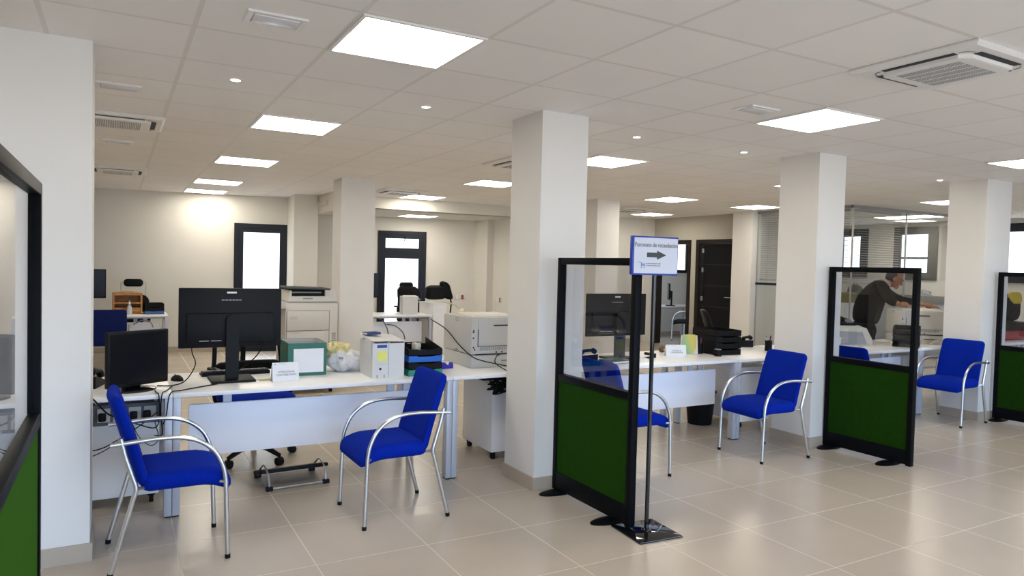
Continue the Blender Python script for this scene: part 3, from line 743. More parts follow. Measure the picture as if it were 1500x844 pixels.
def phone(label, loc, rz, m=BLACK):
    t = thing('telephone', label, 'telephone', loc, rz, 'desk telephones')
    b = MB(); b.prism([(-0.09, -0.10, 0), (-0.09, 0.10, 0), (-0.09, 0.10, 0.075), (-0.09, 0.02, 0.06), (-0.09, -0.10, 0.022)], (0.18, 0, 0)); b.build('body', m, t, smooth=False)
    b = MB(); b.tube(bez([(-0.065, -0.085, 0.055), (-0.065, -0.05, 0.085), (-0.065, 0.05, 0.105), (-0.065, 0.09, 0.095)], 5), [0.022]*5+[0.014]*6+[0.022]*5, 10); b.build('handset', m, t)
    b = MB()
    for r_ in range(4):
        for c in range(3): b.box((0.0+c*0.028, -0.07+r_*0.022, 0.036+r_*0.007), (0.018, 0.013, 0.014), rot=(R(17), 0, 0))
    b.build('keypad', GREY, t, smooth=False)
    return t
phone('black telephone seen dimly through the first screen glass', (3.42, 4.86, DZ), PI+R(10))
phone('black telephone by the pen cup beside the second visible column', (5.84, 5.36, DZ), PI-R(20))

# ------------------------------------------------------------------ things on the big-monitor desk
def card(label, loc, rz, w, h, lines, grp='small notice cards on the counters'):
    t = thing('notice_card', label, 'desk sign', loc, rz, grp)
    b = MB(); b.box((0, 0.014, h/2), (w, 0.0025, h), rot=(R(-10), 0, 0)); p = b.build('card_face', PAPER, t, smooth=False)
    b = MB(); b.span((-w/2, 0.0, 0), (w/2, 0.06, 0.002)); b.box((0, 0.052, h*0.42), (w, 0.0015, h*0.86), rot=(R(14), 0, 0)); b.build('card_foot', PAPER, t, smooth=False)
    rot = (PI/2-R(10), 0, 0)
    def at(x, z): return (x, 0.0125+(z-h/2)*math.sin(R(10))*1.0, z)
    if lines:
        text_mesh(lines[0], h*0.145, 'lettering', INKGREY, t, at(w*0.03, h*0.50), rot, sx=0.9)
        text_mesh(lines[1], h*0.145, 'lettering', INKGREY, t, at(w*0.03, h*0.345), rot, sx=0.9)
        text_mesh('M', h*0.13, 'emblem', INKBLUE, t, at(-w*0.39, h*0.90), rot)
        b = MB(); random.seed(9); x = -w*0.27
        while x < w*0.02:
            l = random.uniform(0.003, 0.008); b.span((x, at(0, h*0.92)[1]-0.0006, h*0.915), (x+l, at(0, h*0.92)[1]+0.001, h*0.93)); x += l+0.002
        b.build('small_lettering', GREY, t, smooth=False)
    return t
card('white notice card reading ATENCIÓN AL CONTRIBUYENTE before the green box', (0.975, 4.745, DZ), R(3), 0.170, 0.125, ('ATENCIÓN AL', 'CONTRIBUYENTE'))
card('white notice card standing beside the colourful calendar card', (4.49, 4.88, DZ), R(-24), 0.19, 0.11, ('ATENCIÓN AL', 'CONTRIBUYENTE'))
t = thing('sticky_note', 'yellow paper note lying beside the white notice card', 'note', (0.87, 4.86, DZ), R(12))
b = MB(); b.span((-0.05, -0.04, 0), (0.05, 0.04, 0.0015)); b.build('sheet', mat('note pale yellow', (0.68, 0.66, 0.36), 0.7), t, smooth=False)

t = thing('archive_box', 'dark green open archive box with big white label', 'archive box', (1.165, 5.11, DZ), R(-2), 'archive boxes')
w, d, h = 0.262, 0.33, 0.226; x = w/2; y = d/2; k = 0.005
b = MB()
b.span((-x, -y, 0), (x, y, k)); b.span((-x, -y, k), (-x+k, y, h)); b.span((x-k, -y, k), (x, y, h)); b.span((-x+k, -y, k), (x-k, -y+k, h)); b.span((-x+k, y-k, k), (x-k, y, h))
b.build('box_shell', BOXGREEN, t, smooth=False)
b = MB(); b.span((-x*0.72, -y-0.001, h*0.10), (x*0.84, -y+0.001, h*0.83)); b.build('label_sheet', PAPER, t, smooth=False)
b = MB(); b.span((-x+k, y-k-0.003, h*0.5), (x-k, y-k, h-0.002)); b.span((x-k-0.003, -y+k, h*0.5), (x-k, y-k-0.003, h-0.002)); b.span((-x+k, -y+k, h*0.5), (-x+k+0.003, y-k-0.003, h-0.002)); b.build('lining', mat('lining grey', (0.50, 0.49, 0.50), 0.8), t, smooth=False)
b = MB(); b.span((-x+k, -y+k, h*0.55), (x-k, y-k, h*0.60)); b.build('papers', mat('paper grey', (0.55, 0.55, 0.56), 0.8), t, smooth=False)

t = thing('plastic_bag', 'white plastic carrier bag with beige paper bulging out', 'bag', (1.478, 5.090, DZ), R(4))
def crumple(amp, seed, f0=14, f1=46):
    rnd = random.Random(seed); ks = [(rnd.uniform(-f1, f1), rnd.uniform(-f1, f1), rnd.uniform(-f1, f1), rnd.uniform(0, 6)) for _ in range(9)]
    def f(p): return p*(1+amp*(sum(abs(math.sin(p.x*a+p.y*c+p.z*e+g)) for a, c, e, g in ks)/9-0.63)*2)
    return f
cb = crumple(0.30, 4)
def bagf(p):
    q = Vector((p.x, p.y, p.z)); q = cb(q); k = q.x/0.14
    z = q.z+0.078; z *= 1.0-0.25*max(0, k)
    return Vector((q.x*1.0, q.y, max(z, 0.0)))
b = MB(); b.ball((0, 0, 0), (0.146, 0.120, 0.086), 96, 64, fn=bagf); b.build('bag_skin', BAG, t, angle=80)
cb2 = crumple(0.5, 8, 20, 70)
b = MB(); b.ball((-0.060, 0.020, 0.148), (0.080, 0.078, 0.060), 64, 40, fn=cb2); b.build('crumpled_paper', BAGFILL, t, angle=80)
b = MB(); b.span((-0.090, -0.106, 0.098), (-0.065, -0.080, 0.113)); b.build('print_mark', GREY, t, smooth=False)

def archive(label, x0, flap, labelled):
    w, d, h = 0.114, 0.285, 0.252
    t = thing('archive_box', label, 'archive box', (x0+w/2, 4.665+d/2, DZ), R(0.5), 'archive boxes')
    b = MB(); q = 0.004
    b_ = [(-w/2, -d/2, 0, w/2, d/2, q), (-w/2, -d/2, q, -w/2+q, d/2, h-0.004), (w/2-q, -d/2, q, w/2, d/2, h-0.004), (-w/2+q, -d/2, q, w/2-q, -d/2+q, h-0.012), (-w/2+q, d/2-q, q, w/2-q, d/2, h-0.004)]
    for s_ in b_: b.span(s_[:3], s_[3:])
    b.build('box_body', CARD, t, smooth=False)
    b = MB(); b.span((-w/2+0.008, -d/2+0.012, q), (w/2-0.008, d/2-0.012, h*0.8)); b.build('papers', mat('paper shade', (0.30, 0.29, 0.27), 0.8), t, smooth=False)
    b = MB()
    if flap: b.prism([(-w/2-0.004, -d/2+0.01, h+0.002), (w/2, -d/2+0.0, h+0.001), (w/2+0.002, d/2, h+0.022), (-w/2-0.012, d/2-0.02, h+0.034)], (0.0, 0, 0.003))
    else: b.prism([(-w/2, -d/2, h), (w/2+0.004, -d/2+0.004, h-0.003), (w/2+0.004, d/2, h+0.018), (-w/2, d/2, h+0.022)], (0, 0, 0.003))
    if flap: b.prism([(-w/2-0.001, -d/2+0.02, h+0.002), (-w/2-0.012, d/2-0.15, h+0.015), (-w/2-0.018, d/2-0.17, h*0.72), (-w/2-0.003, -d/2+0.03, h*0.58)], (-0.003, 0, 0))
    b.build('lid_flap', CARD, t, smooth=False)
    if labelled:
        b = MB(); b.span((-w*0.22, -d/2-0.001, h*0.83), (w*0.40, -d/2+0.001, h*0.91)); b.build('blue_label', INKBLUE, t, smooth=False)
        b = MB(); b.span((-w*0.22, -d/2-0.002, h*0.46), (w*0.41, -d/2+0.001, h*0.74)); b.build('yellow_note', YELLOW, t, smooth=False)
        b = MB(); b.cyl((0.0, -d/2-0.0012, h*0.25), (0.0, -d/2+0.002, h*0.25), 0.009); b.build('finger_hole', DARKGAP, t)
        b = MB()
        for sx in (-0.2, 0.25): b.span((sx*w-0.004, -d/2-0.001, 0.0), (sx*w+0.004, -d/2+0.001, h*0.09))
        b.span((-w*0.22, -d/2-0.001, h*0.36), (w*0.40, -d/2+0.001, h*0.365)); b.span((-w*0.22, -d/2-0.001, h*0.40), (w*0.40, -d/2+0.001, h*0.403))
        b.build('printed_marks', GREY, t, smooth=False)
    return t
archive('white cardboard archive box with yellow note and blue label', 1.533, True, True)
archive('plain white cardboard archive box beside the yellow-noted one', 1.649, False, False)
t = thing('folder', 'dark blue folder lying on top of the white cardboard boxes', 'folder', (1.590, 4.87, DZ+0.2835), R(12))
b = MB(); b.span((-0.055, -0.04, 0), (0.055, 0.04, 0.018), bev=0.004); b.build('cover', mat('folder blue', (0.02, 0.035, 0.16), 0.5), t)
b = MB(); b.span((-0.056, -0.036, 0.004), (-0.050, 0.036, 0.014)); b.build('pages', PAPER, t, smooth=False)

def trays(label, loc, rz, w, d, cols, pitch, front=0.9, lip=0.0, grp='stacks of letter trays'):
    """letter trays, open toward local -y"""
    t = thing('letter_tray_stack', label, 'letter trays', loc, rz, grp)
    for k, m in enumerate(cols):
        z = k*pitch; b = MB()
        b.span((-w/2, -d/2, z), (w/2, d/2, z+0.004))
        for xs in (-w/2, w/2-0.004): b.prism([(xs, -d/2, z), (xs, d/2, z), (xs, d/2, z+pitch*0.96), (xs, -d/2+0.10, z+pitch*0.96), (xs, -d/2, z+pitch*front)], (0.004, 0, 0))
        b.span((-w/2, d/2-0.004, z), (w/2, d/2, z+pitch*0.96))
        n = 10      # scooped front wall
        q = front; poly = [(-w/2, z), (w/2, z), (w/2, z+pitch*q), (w*0.30, z+pitch*q), (w*0.24, z+pitch*q*0.86), (-w*0.20, z+pitch*q*0.86), (-w*0.26, z+pitch*q), (-w/2, z+pitch*q)]
        b.prism([(px, -d/2, pz) for px, pz in poly], (0, 0.004, 0))
        b.build('tray', m, t, smooth=False)
    if lip:
        b = MB(); zt = len(cols)*pitch
        for s in (-1, 1): b.prism([(s*w/2, -d/2, zt-0.004), (s*w/2, d/2, zt-0.004), (s*w/2, d/2, zt+lip)], (-s*0.004, 0, 0))
        b.build('side_rail', cols[-1], t, smooth=False)
    return t
trays('stack of black, blue and green letter trays beside the archive boxes', (1.925, 4.82, DZ), R(-1), 0.255, 0.33, [TRAYGREEN, BLACK, TRAYBLUE, BLACK], 0.049, lip=0.045)
t = thing('pencil_sharpener', 'small cream desk gadget lying in the top black tray', 'desk gadget', (1.93, 4.86, DZ+0.153), R(10))
b = MB(); b.box((0, 0, 0.030), (0.05, 0.06, 0.06), bev=0.008); b.build('body', CREAM, t)
b = MB(); b.cyl((0.025, 0, 0.03), (0.05, 0, 0.03), 0.004, seg=8); b.cyl((0.05, 0, 0.03), (0.05, 0, 0.055), 0.004, seg=8); b.build('crank', BLACK, t)
t = thing('tape_dispenser', 'purple blue tape dispenser between the trays and the grey printer', 'tape dispenser', (2.195, 4.93, DZ), R(12))
b = MB(); b.prism([(-0.06, -0.022, 0), (0.06, -0.022, 0), (0.06, -0.022, 0.045), (0.045, -0.022, 0.02), (0.02, -0.022, 0.022), (-0.02, -0.022, 0.05), (-0.06, -0.022, 0.045)], (0, 0.044, 0)); b.build('body', PURPLE, t, smooth=False)
b = MB(); b.cyl((-0.02, -0.012, 0.042), (-0.02, 0.012, 0.042), 0.026); b.build('tape_roll', TRANSP, t)

# ------------------------------------------------------------------ printers, copier
def printer(label, loc, rz, w, d, h, m, grp='desktop laser printers'):
    """rear face on local -y"""
    t = thing('laser_printer', label, 'printer', loc, rz, grp); z1 = 0.105
    b = MB(); b.span((-w/2+0.004, -d/2+0.004, 0), (w/2-0.004, d/2-0.004, z1-0.004), bev=0.008); b.build('paper_cassette', m, t)
    b = MB(); b.span((-w/2, -d/2, z1), (w/2, d/2, h-0.012), bev=0.014); b.build('body', m, t)
    b = MB(); b.prism([(-w/2+0.03, -d/2+0.05, h-0.014), (w/2-0.03, -d/2+0.05, h-0.014), (w/2-0.06, d/2-0.10, h-0.014), (-w/2+0.06, d/2-0.10, h-0.014)], (0, 0, 0.010)); b.box((0, 0.02, h-0.004), (w*0.7, d*0.55, 0.010), bev=0.004); b.build('output_cover', COPIERW, t)
    b = MB(); b.span((-w/2+0.055, -d/2-0.004, h*0.42), (w/2-0.012, -d/2+0.004, h*0.93), bev=0.003); p = b.build('rear_door', m, t)
    b = MB(); b.span((-0.06, -d/2-0.0055, h*0.80), (0.07, -d/2-0.003, h*0.83)); b.span((-w/2+0.055, -d/2-0.0055, h*0.415), (w/2-0.012, -d/2+0.001, h*0.421)); b.span((-w/2+0.055, -d/2-0.0055, h*0.415), (-w/2+0.059, -d/2+0.001, h*0.75)); b.build('door_gap', DARKGAP, p, smooth=False)
    b = MB()
    for k in range(22): b.span((-w/2+0.075+k*0.0165, -d/2-0.002, h*0.335), (-w/2+0.083+k*0.0165, -d/2+0.004, h*0.395))
    b.build('vent_slits', GREY, t, smooth=False)
    b = MB()
    for x, z in ((-w/2+0.02, 0.72), (-w/2+0.018, 0.69), (-w/2+0.018, 0.58), (-w/2+0.03, 0.36), (-w/2+0.02, 0.40), (-0.03, 0.30), (0.02, 0.30)): b.cyl((x, -d/2-0.002, h*z), (x, -d/2+0.01, h*z), 0.007, seg=10)
    b.span((-w/2+0.04, -d/2-0.002, z1-0.002), (w/2-0.02, -d/2+0.005, z1+0.005)); b.span((0.02, -d/2-0.001, 0.05), (w/2-0.04, -d/2+0.005, 0.055)); b.build('sockets', DARKGAP, t, smooth=False)
    b = MB()
    for k in range(3):
        for q in range(3): b.span((-w/2-0.001, -0.03+k*0.022, h*0.86+q*0.012), (-w/2+0.003, -0.014+k*0.022, h*0.86+q*0.012+0.007))
    b.build('side_vent', GREY, t, smooth=False)
    b = MB(); b.tube([(-w/2-0.001, -d*0.05, z1+0.012), (-w/2-0.004, 0, z1+0.022), (-w/2-0.001, d*0.08, z1+0.012)], 0.005, 6); b.build('side_grip', GREY, t)
    return t
printer('big grey laser printer seen from its back beside the middle column', (2.625, 5.115, DZ), R(0), 0.50, 0.53, 0.405, LIGHTGREY)
printer('pale printer under the hands of the bowed man', (8.425, 5.03, DZ), R(-35), 0.50, 0.42, 0.405, mat('pale printer', (0.56, 0.545, 0.51), 0.45))

t = thing('photocopier', 'tall cream photocopier standing by a pillar behind the green box', 'photocopier', (1.965, 8.45, 0), 0)
w, d = 0.60, 0.52
b = MB(); b.span((-w/2, -d/2, 0.05), (w/2, d/2, 1.055), bev=0.012); b.build('body', COPIERW, t)
for z in (0.09, 0.30, 0.52):
    b = MB(); b.span((-w/2+0.03, -d/2-0.012, z), (w/2-0.16, -d/2+0.004, z+0.205), bev=0.004); b.build('drawer', COPIERW, t)
b = MB(); b.span((-w/2+0.02, -d/2-0.014, 0.735), (w/2-0.11, -d/2+0.004, 0.955), bev=0.004); b.build('front_door', COPIERW, t)
for z in (0.20, 0.42, 0.64):
    b = MB(); b.span((-w/2+0.06, -d/2-0.015, z+0.06), (-w/2+0.16, -d/2-0.010, z+0.078)); b.build('drawer_grip', CREAM, t, smooth=False)
b = MB(); b.span((-w/2+0.05, -d/2-0.0155, 0.86), (-w/2+0.13, -d/2-0.012, 0.90)); b.build('door_grip', CREAM, t, smooth=False)
b = MB()
for k in range(5): b.span((w/2-0.07, -d/2-0.002, 0.60+k*0.022), (w/2-0.025, -d/2+0.004, 0.612+k*0.022))
for k in range(3): b.span((w/2-0.065, -d/2-0.002, 0.52+k*0.02), (w/2-0.04, -d/2+0.004, 0.53+k*0.02))
b.build('side_vent', GREY, t, smooth=False)
b = MB(); b.span((-w/2+0.02, -d/2, 1.055), (w/2-0.01, d/2, 1.068)); b.build('seam', GREY, t, smooth=False)
b = MB(); b.prism([(-w/2+0.03, -d/2+0.01, 1.068), (w/2-0.01, -d/2+0.01, 1.068), (w/2-0.035, -d/2+0.02, 1.20), (w/2-0.15, -d/2+0.02, 1.205), (w/2-0.15, -d/2+0.02, 1.125), (-w/2+0.07, -d/2+0.02, 1.125), (-w/2+0.07, -d/2+0.02, 1.19), (-w/2+0.05, -d/2+0.02, 1.19)], (0, d-0.05, 0)); b.build('scanner_unit', COPIERW, t, smooth=False)
b = MB(); b.span((-w/2+0.075, -d/2+0.05, 1.127), (w/2-0.152, d/2-0.06, 1.199)); b.build('output_slot', BLACK, t, smooth=False)
b = MB(); b.box((-0.06, -d/2+0.06, 1.165), (0.34, 0.05, 0.012), rot=(R(-12), 0, 0)); b.build('sheet_guide', GREY, t, smooth=False)
b = MB()
for z in (0.295, 0.512, 0.728, 0.958): b.span((-w/2+0.01, -d/2-0.0015, z), (w/2-0.10, -d/2+0.002, z+0.004))
for x in (-w/2+0.01, w/2-0.104): b.span((x, -d/2-0.0015, 0.08), (x+0.004, -d/2+0.002, 0.962))
b.span((w/2-0.002, -d/2-0.001, 0.06), (w/2+0.0005, -d/2+0.003, 1.05)); b.build('panel_groove', DARKGAP, t, smooth=False)
b = MB(); b.box((-0.03, -0.02, 1.215), (w*0.80, d*0.9, 0.022), rot=(0, R(1.5), 0), bev=0.006); b.build('lid', mat('lid dark grey', (0.07, 0.07, 0.07), 0.5), t)
b = MB(); b.box((-0.05, -d/2+0.008, 1.10), (0.11, 0.004, 0.014)); b.build('control_strip', GREY, t, smooth=False)
b = MB(); b.box((-w/2-0.05, -d/2+0.12, 0.985), (0.20, 0.24, 0.012), bev=0.004); sh = b.build('side_shelf', GREY, t)
b = MB(); b.prism([(-w/2-0.11, -d/2+0.04, 0.992), (-w/2+0.0, -d/2+0.04, 0.992), (-w/2+0.02, -d/2+0.04, 1.045), (-w/2-0.05, -d/2+0.04, 1.075), (-w/2-0.11, -d/2+0.04, 1.055)], (0, 0.17, 0)); b.build('stapler_unit', COPIERW, sh, smooth=False)
for sx in (-1, 1):
    for sy in (-1, 1):
        b = MB(); b.cyl((sx*(w/2-0.06)-0.015, sy*(d/2-0.06), 0.027), (sx*(w/2-0.06)+0.015, sy*(d/2-0.06), 0.027), 0.027, seg=14); b.build('caster', BLACK, t)

# ------------------------------------------------------------------ footrest and cables under the big-monitor desk
t = thing('footrest', 'black and chrome tilted footrest on the floor under the desk', 'footrest', (1.07, 4.98, 0), R(3))
b = MB(); b.box((-0.0, 0.02, 0.080), (0.45, 0.27, 0.026), rot=(R(-15), 0, 0), bev=0.008); b.build('platform', BLACK, t)
for sx in (-1, 1):
    x = sx*0.19
    b = MB(); b.tube(bez([(x, -0.17, 0.012), (x, -0.165, 0.05), (x-0.003, -0.14, 0.105), (x-0.01, -0.09, 0.140), (x-0.01, -0.02, 0.135), (x-0.01, 0.08, 0.07), (x, 0.17, 0.012)], 5), 0.006, 8); lg = b.build('leg_loop', STEEL, t)
    b = MB(); b.box((x, -0.17, 0.014), (0.045, 0.03, 0.028), bev=0.005); b.box((x, 0.17, 0.014), (0.045, 0.03, 0.028), bev=0.005); b.build('rubber_foot', BLACK, lg)
for y in (-0.175, -0.160, 0.17):
    b = MB(); b.cyl((-0.18, y, 0.014), (0.18, y, 0.014), 0.003, seg=8); b.build('cross_rod', STEEL, t)

def cable(label, pts, r=0.0035, m=BLACK, grp='loose cables'):
    b = MB(); b.tube(bez(pts, 6), r, 6); return tag(b.build('cable', m), label, 'cable', grp)
cable('black cable from the big monitor drooping to the desk, with a ferrite bulge', [(0.42, 4.92, 0.99), (0.42, 4.90, 0.93), (0.44, 4.90, 0.85), (0.38, 4.85, 0.76), (0.30, 4.80, 0.741), (0.22, 4.84, 0.740)], 0.0035)
cable('black cable from the middle of the big monitor back down behind its stand', [(0.86, 4.915, 1.00), (0.845, 4.93, 0.93), (0.80, 5.0, 0.85), (0.70, 5.09, 0.76), (0.62, 5.10, 0.742)], 0.004)
cable('black cable crossing the desk front between the two monitors', [(0.56, 4.78, 0.7395), (0.45, 4.70, 0.7395), (0.34, 4.60, 0.742), (0.275, 4.53, 0.738), (0.255, 4.515, 0.62), (0.24, 4.54, 0.56)], 0.0035)
cable('black cable looping over the desk edge beside the tilted monitor', [(0.30, 4.78, 0.7395), (0.26, 4.62, 0.742), (0.232, 4.528, 0.738), (0.225, 4.51, 0.64), (0.235, 4.55, 0.50), (0.20, 4.62, 0.48)], 0.0035)
cable('black cable hanging straight over the desk edge under the tilted monitor', [(0.20, 4.66, 0.7395), (0.205, 4.56, 0.742), (0.215, 4.526, 0.733), (0.22, 4.52, 0.62), (0.20, 4.60, 0.53), (0.10, 4.66, 0.55)], 0.0035)
cable('black cable sloping over the desk edge near the pillar', [(-0.20, 4.72, 0.7395), (-0.14, 4.56, 0.742), (-0.11, 4.525, 0.731), (-0.04, 4.55, 0.64), (0.02, 4.62, 0.60)], 0.0045)
cable('black cable sagging in front of the drawer unit near the pillar', [(-0.30, 4.74, 0.40), (-0.10, 4.72, 0.40), (0.02, 4.70, 0.46), (0.12, 4.68, 0.53), (0.21, 4.60, 0.62)], 0.0035)
cable('thin black cable loop dangling below the socket box', [(0.08, 4.66, 0.56), (0.12, 4.65, 0.47), (0.18, 4.63, 0.42), (0.22, 4.62, 0.46), (0.20, 4.63, 0.56)], 0.0025)
cable('thin cable running low toward the pillar', [(-0.35, 4.70, 0.36), (-0.14, 4.68, 0.37), (0.0, 4.67, 0.44), (0.06, 4.66, 0.50)], 0.0028)
# socket box and its tray under the desk
t = thing('socket_box', 'grey and black power socket box hung under the desk by the pillar', 'power strip', (0.06, 4.72, 0.545))
b = MB(); b.span((-0.18, -0.03, 0.0), (0.17, 0.09, 0.12)); b.build('tray', mat('cable tray grey', (0.08, 0.08, 0.09), 0.5), t, smooth=False)
for k in range(4):
    b = MB(); b.span((-0.155+k*0.08, -0.034, 0.02), (-0.09+k*0.08, -0.029, 0.10)); b.build('socket', LIGHTGREY, t, smooth=False)
for k, x in enumerate((-0.13, 0.03, 0.10)):
    b = MB(); b.box((x, -0.055, 0.055), (0.04, 0.045, 0.045), bev=0.008); b.build('plug', BLACK, t)
for x in (-0.16, 0.15):
    b = MB(); b.span((x-0.008, 0.02, 0.12), (x+0.008, 0.05, 0.1635)); b.build('hanger', STEELGREY, t, smooth=False)
# tangle on the right
t = thing('cable_bundle', 'tangle of black cables hanging under the side desk by the middle column', 'cable bundle', (2.62, 4.70, 0.66))
b = MB(); random.seed(21)
for k in range(16):
    pts = [(random.uniform(-0.17, 0.12), random.uniform(-0.05, 0.08), random.uniform(-0.10, 0.035)) for _ in range(5)]
    b.tube(bez(pts, 6), 0.006, 6)
b.build('cables', BLACK, t)
b = MB()
for k in range(5): b.tube(bez([(0.0+k*0.012, -0.135, 0.10), (0.03+k*0.012, -0.185, 0.06), (0.02+k*0.014, -0.17, -0.02), (-0.06+k*0.02, -0.06, -0.06)], 6), 0.005, 6)
b.build('grey_cables', GREY, t)
b = MB(); b.span((-0.2, 0.02, 0.0), (0.2, 0.10, 0.012)); b.build('cable_basket', BLACK, t, smooth=False)
cable('long black cable slanting across the side of the grey printer', [(2.35, 5.6, 1.06), (2.362, 5.30, 1.0), (2.365, 5.05, 0.90), (2.37, 4.83, 0.835), (2.45, 4.80, 0.80), (2.60, 4.78, 0.765), (2.72, 4.70, 0.742)], 0.004)
cable('black cable hanging from the back of the grey printer', [(2.62, 4.84, 0.83), (2.575, 4.79, 0.84), (2.53, 4.74, 0.79), (2.56, 4.60, 0.745), (2.62, 4.525, 0.735), (2.62, 4.52, 0.66)], 0.004)

# ------------------------------------------------------------------ things on the desk between the green screens
t = thing('desk_calendar', 'green and yellow patterned calendar card standing on the desk', 'calendar', (4.765, 4.99, DZ), R(-30))
b = MB(); b.box((-0.01, 0.0, 0.09), (0.155, 0.004, 0.185), rot=(R(-14), 0, 0)); b.build('back_card', mat('calendar card', (0.62, 0.57, 0.48), 0.7), t, smooth=False)
gm = bpy.data.materials.new('calendar print'); gm.use_nodes = True; nt = gm.node_tree
tc = nt.nodes.new('ShaderNodeTexCoord'); mp = nt.nodes.new('ShaderNodeMapping'); mp.inputs['Rotation'].default_value = (0, R(20), 0); mp.inputs['Scale'].default_value = (8, 8, 8); mp.inputs['Location'].default_value = (0.6, 0, 0)
gr = nt.nodes.new('ShaderNodeTexGradient'); rp = nt.nodes.new('ShaderNodeValToRGB')
rp.color_ramp.elements[0].color = (0.09, 0.36, 0.36, 1); rp.color_ramp.elements[1].color = (0.55, 0.48, 0.10, 1); e_ = rp.color_ramp.elements.new(0.5); e_.color = (0.28, 0.45, 0.20, 1)
nt.links.new(tc.outputs['Object'], mp.inputs['Vector']); nt.links.new(mp.outputs[0], gr.inputs['Vector']); nt.links.new(gr.outputs['Fac'], rp.inputs['Fac']); nt.links.new(rp.outputs['Color'], nt.nodes['Principled BSDF'].inputs['Base Color'])
poly = [(-0.088, 0.05), (-0.075, 0.17), (-0.065, 0.187), (0.045, 0.187), (0.055, 0.175), (0.052, 0.07), (0.02, 0.012), (-0.02, 0.004), (-0.07, 0.02)]
b = MB(); b.prism([(x, -0.026+0.25*z, z) for x, z in poly], (0, -0.002, 0)); b.build('printed_sheet', gm, t, smooth=False)
b = MB(); b.box((-0.01, 0.05, 0.085), (0.155, 0.003, 0.175), rot=(R(16), 0, 0)); b.build('easel_back', PAPER, t, smooth=False)
def pen_cup(label, loc, r, h, m, n, seed):
    t = thing('pen_cup', label, 'pen holder', loc, 0, 'black pen holders')
    b = MB(); b.lathe([(r, 0), (r, h), (r*0.9, h), (r*0.9, 0.006)]); b.build('cup', m, t)
    rnd = random.Random(seed); cs = [RED, PAPER, BLACK, INKBLUE, TRAYBLUE]
    for k in range(n):
        a = rnd.uniform(0, 6.28); q = r*0.6
        b = MB(); b.cyl((q*math.cos(a)*0.4, q*math.sin(a)*0.4, 0.008), (q*math.cos(a)*1.2, q*math.sin(a)*1.2, h+rnd.uniform(0.02, 0.06)), 0.004, seg=8); b.build('pen', cs[k % 5], t)
pen_cup('black pen cup behind the colourful calendar card', (4.905, 5.02, DZ), 0.038, 0.10, BLACK, 6, 3)
pen_cup('black pen cup with red pens at the column between the green screens', (5.795, 4.955, DZ), 0.036, 0.105, BLACK, 4, 6)
t = thing('paperclip_holder', 'low round black holder before the black letter trays', 'desk holder', (4.925, 4.795, DZ))
b = MB(); b.lathe([(0.034, 0), (0.036, 0.05), (0.030, 0.062), (0.028, 0.055), (0.026, 0.012)]); b.build('cup', BLACK, t)
b = MB(); b.lathe([(0.031, 0.061), (0.033, 0.066), (0.028, 0.068)]); b.build('rim', GREY, t)
trays('stack of four black letter trays behind the calendar card', (5.115, 5.005, DZ), R(-8), 0.30, 0.36, [BLACK]*4, 0.060)
t = thing('desk_ornament', 'small brown round ornament behind the white notice card', 'ornament', (4.60, 5.20, DZ), 0)
b = MB(); b.ball((0, 0, 0.032), (0.036, 0.034, 0.034), 16, 12, fn=lambda p: p*(1+0.05*math.sin(p.x*240)*math.sin(p.z*220))); b.build('body', BROWN, t)
b = MB(); b.ball((0, -0.032, 0.03), 0.010, 10, 8); b.build('nose', CREAM, t)
t = thing('document_folder', 'dark green folder with pale edges seen through the screen glass', 'folder', (3.70, 4.76, DZ), R(8))
b = MB(); b.span((-0.12, -0.085, 0), (0.12, 0.085, 0.026), bev=0.004); b.build('cover', mat('folder green', (0.006, 0.05, 0.03), 0.4), t)
b = MB(); b.span((-0.118, -0.0865, 0.006), (0.118, -0.083, 0.020)); b.build('page_edge', PAPER, t, smooth=False)
mouse('white and black desk mouse behind the front post of the arrow-sign screen', (3.98, 4.74, DZ), R(70), WPLASTIC)
t = thing('stapler', 'black stapler near the front post of the arrow-sign screen', 'stapler', (4.16, 4.86, DZ), R(15))
b = MB(); b.box((0, 0, 0.012), (0.15, 0.035, 0.014), bev=0.004); b.build('base', BLACK, t)
b = MB(); b.box((0.0, 0, 0.042), (0.15, 0.032, 0.024), rot=(0, R(8), 0), bev=0.008); b.box((0.06, 0, 0.028), (0.03, 0.03, 0.03)); b.build('arm', BLACK, t)
t = thing('waste_bin', 'black round waste bin on the floor behind the white desk panel', 'waste bin', (5.12, 5.20, 0))
b = MB(); b.lathe([(0.115, 0.0), (0.118, 0.01), (0.150, 0.32), (0.156, 0.325), (0.150, 0.33), (0.144, 0.325), (0.112, 0.015)]); b.build('bucket', BLACK, t)
b = MB(); b.tube([(0.157*math.cos(2*PI*k/32), 0.157*math.sin(2*PI*k/32), 0.326) for k in range(32)], 0.006, 8, closed=True); b.build('rim', BLACK, t)

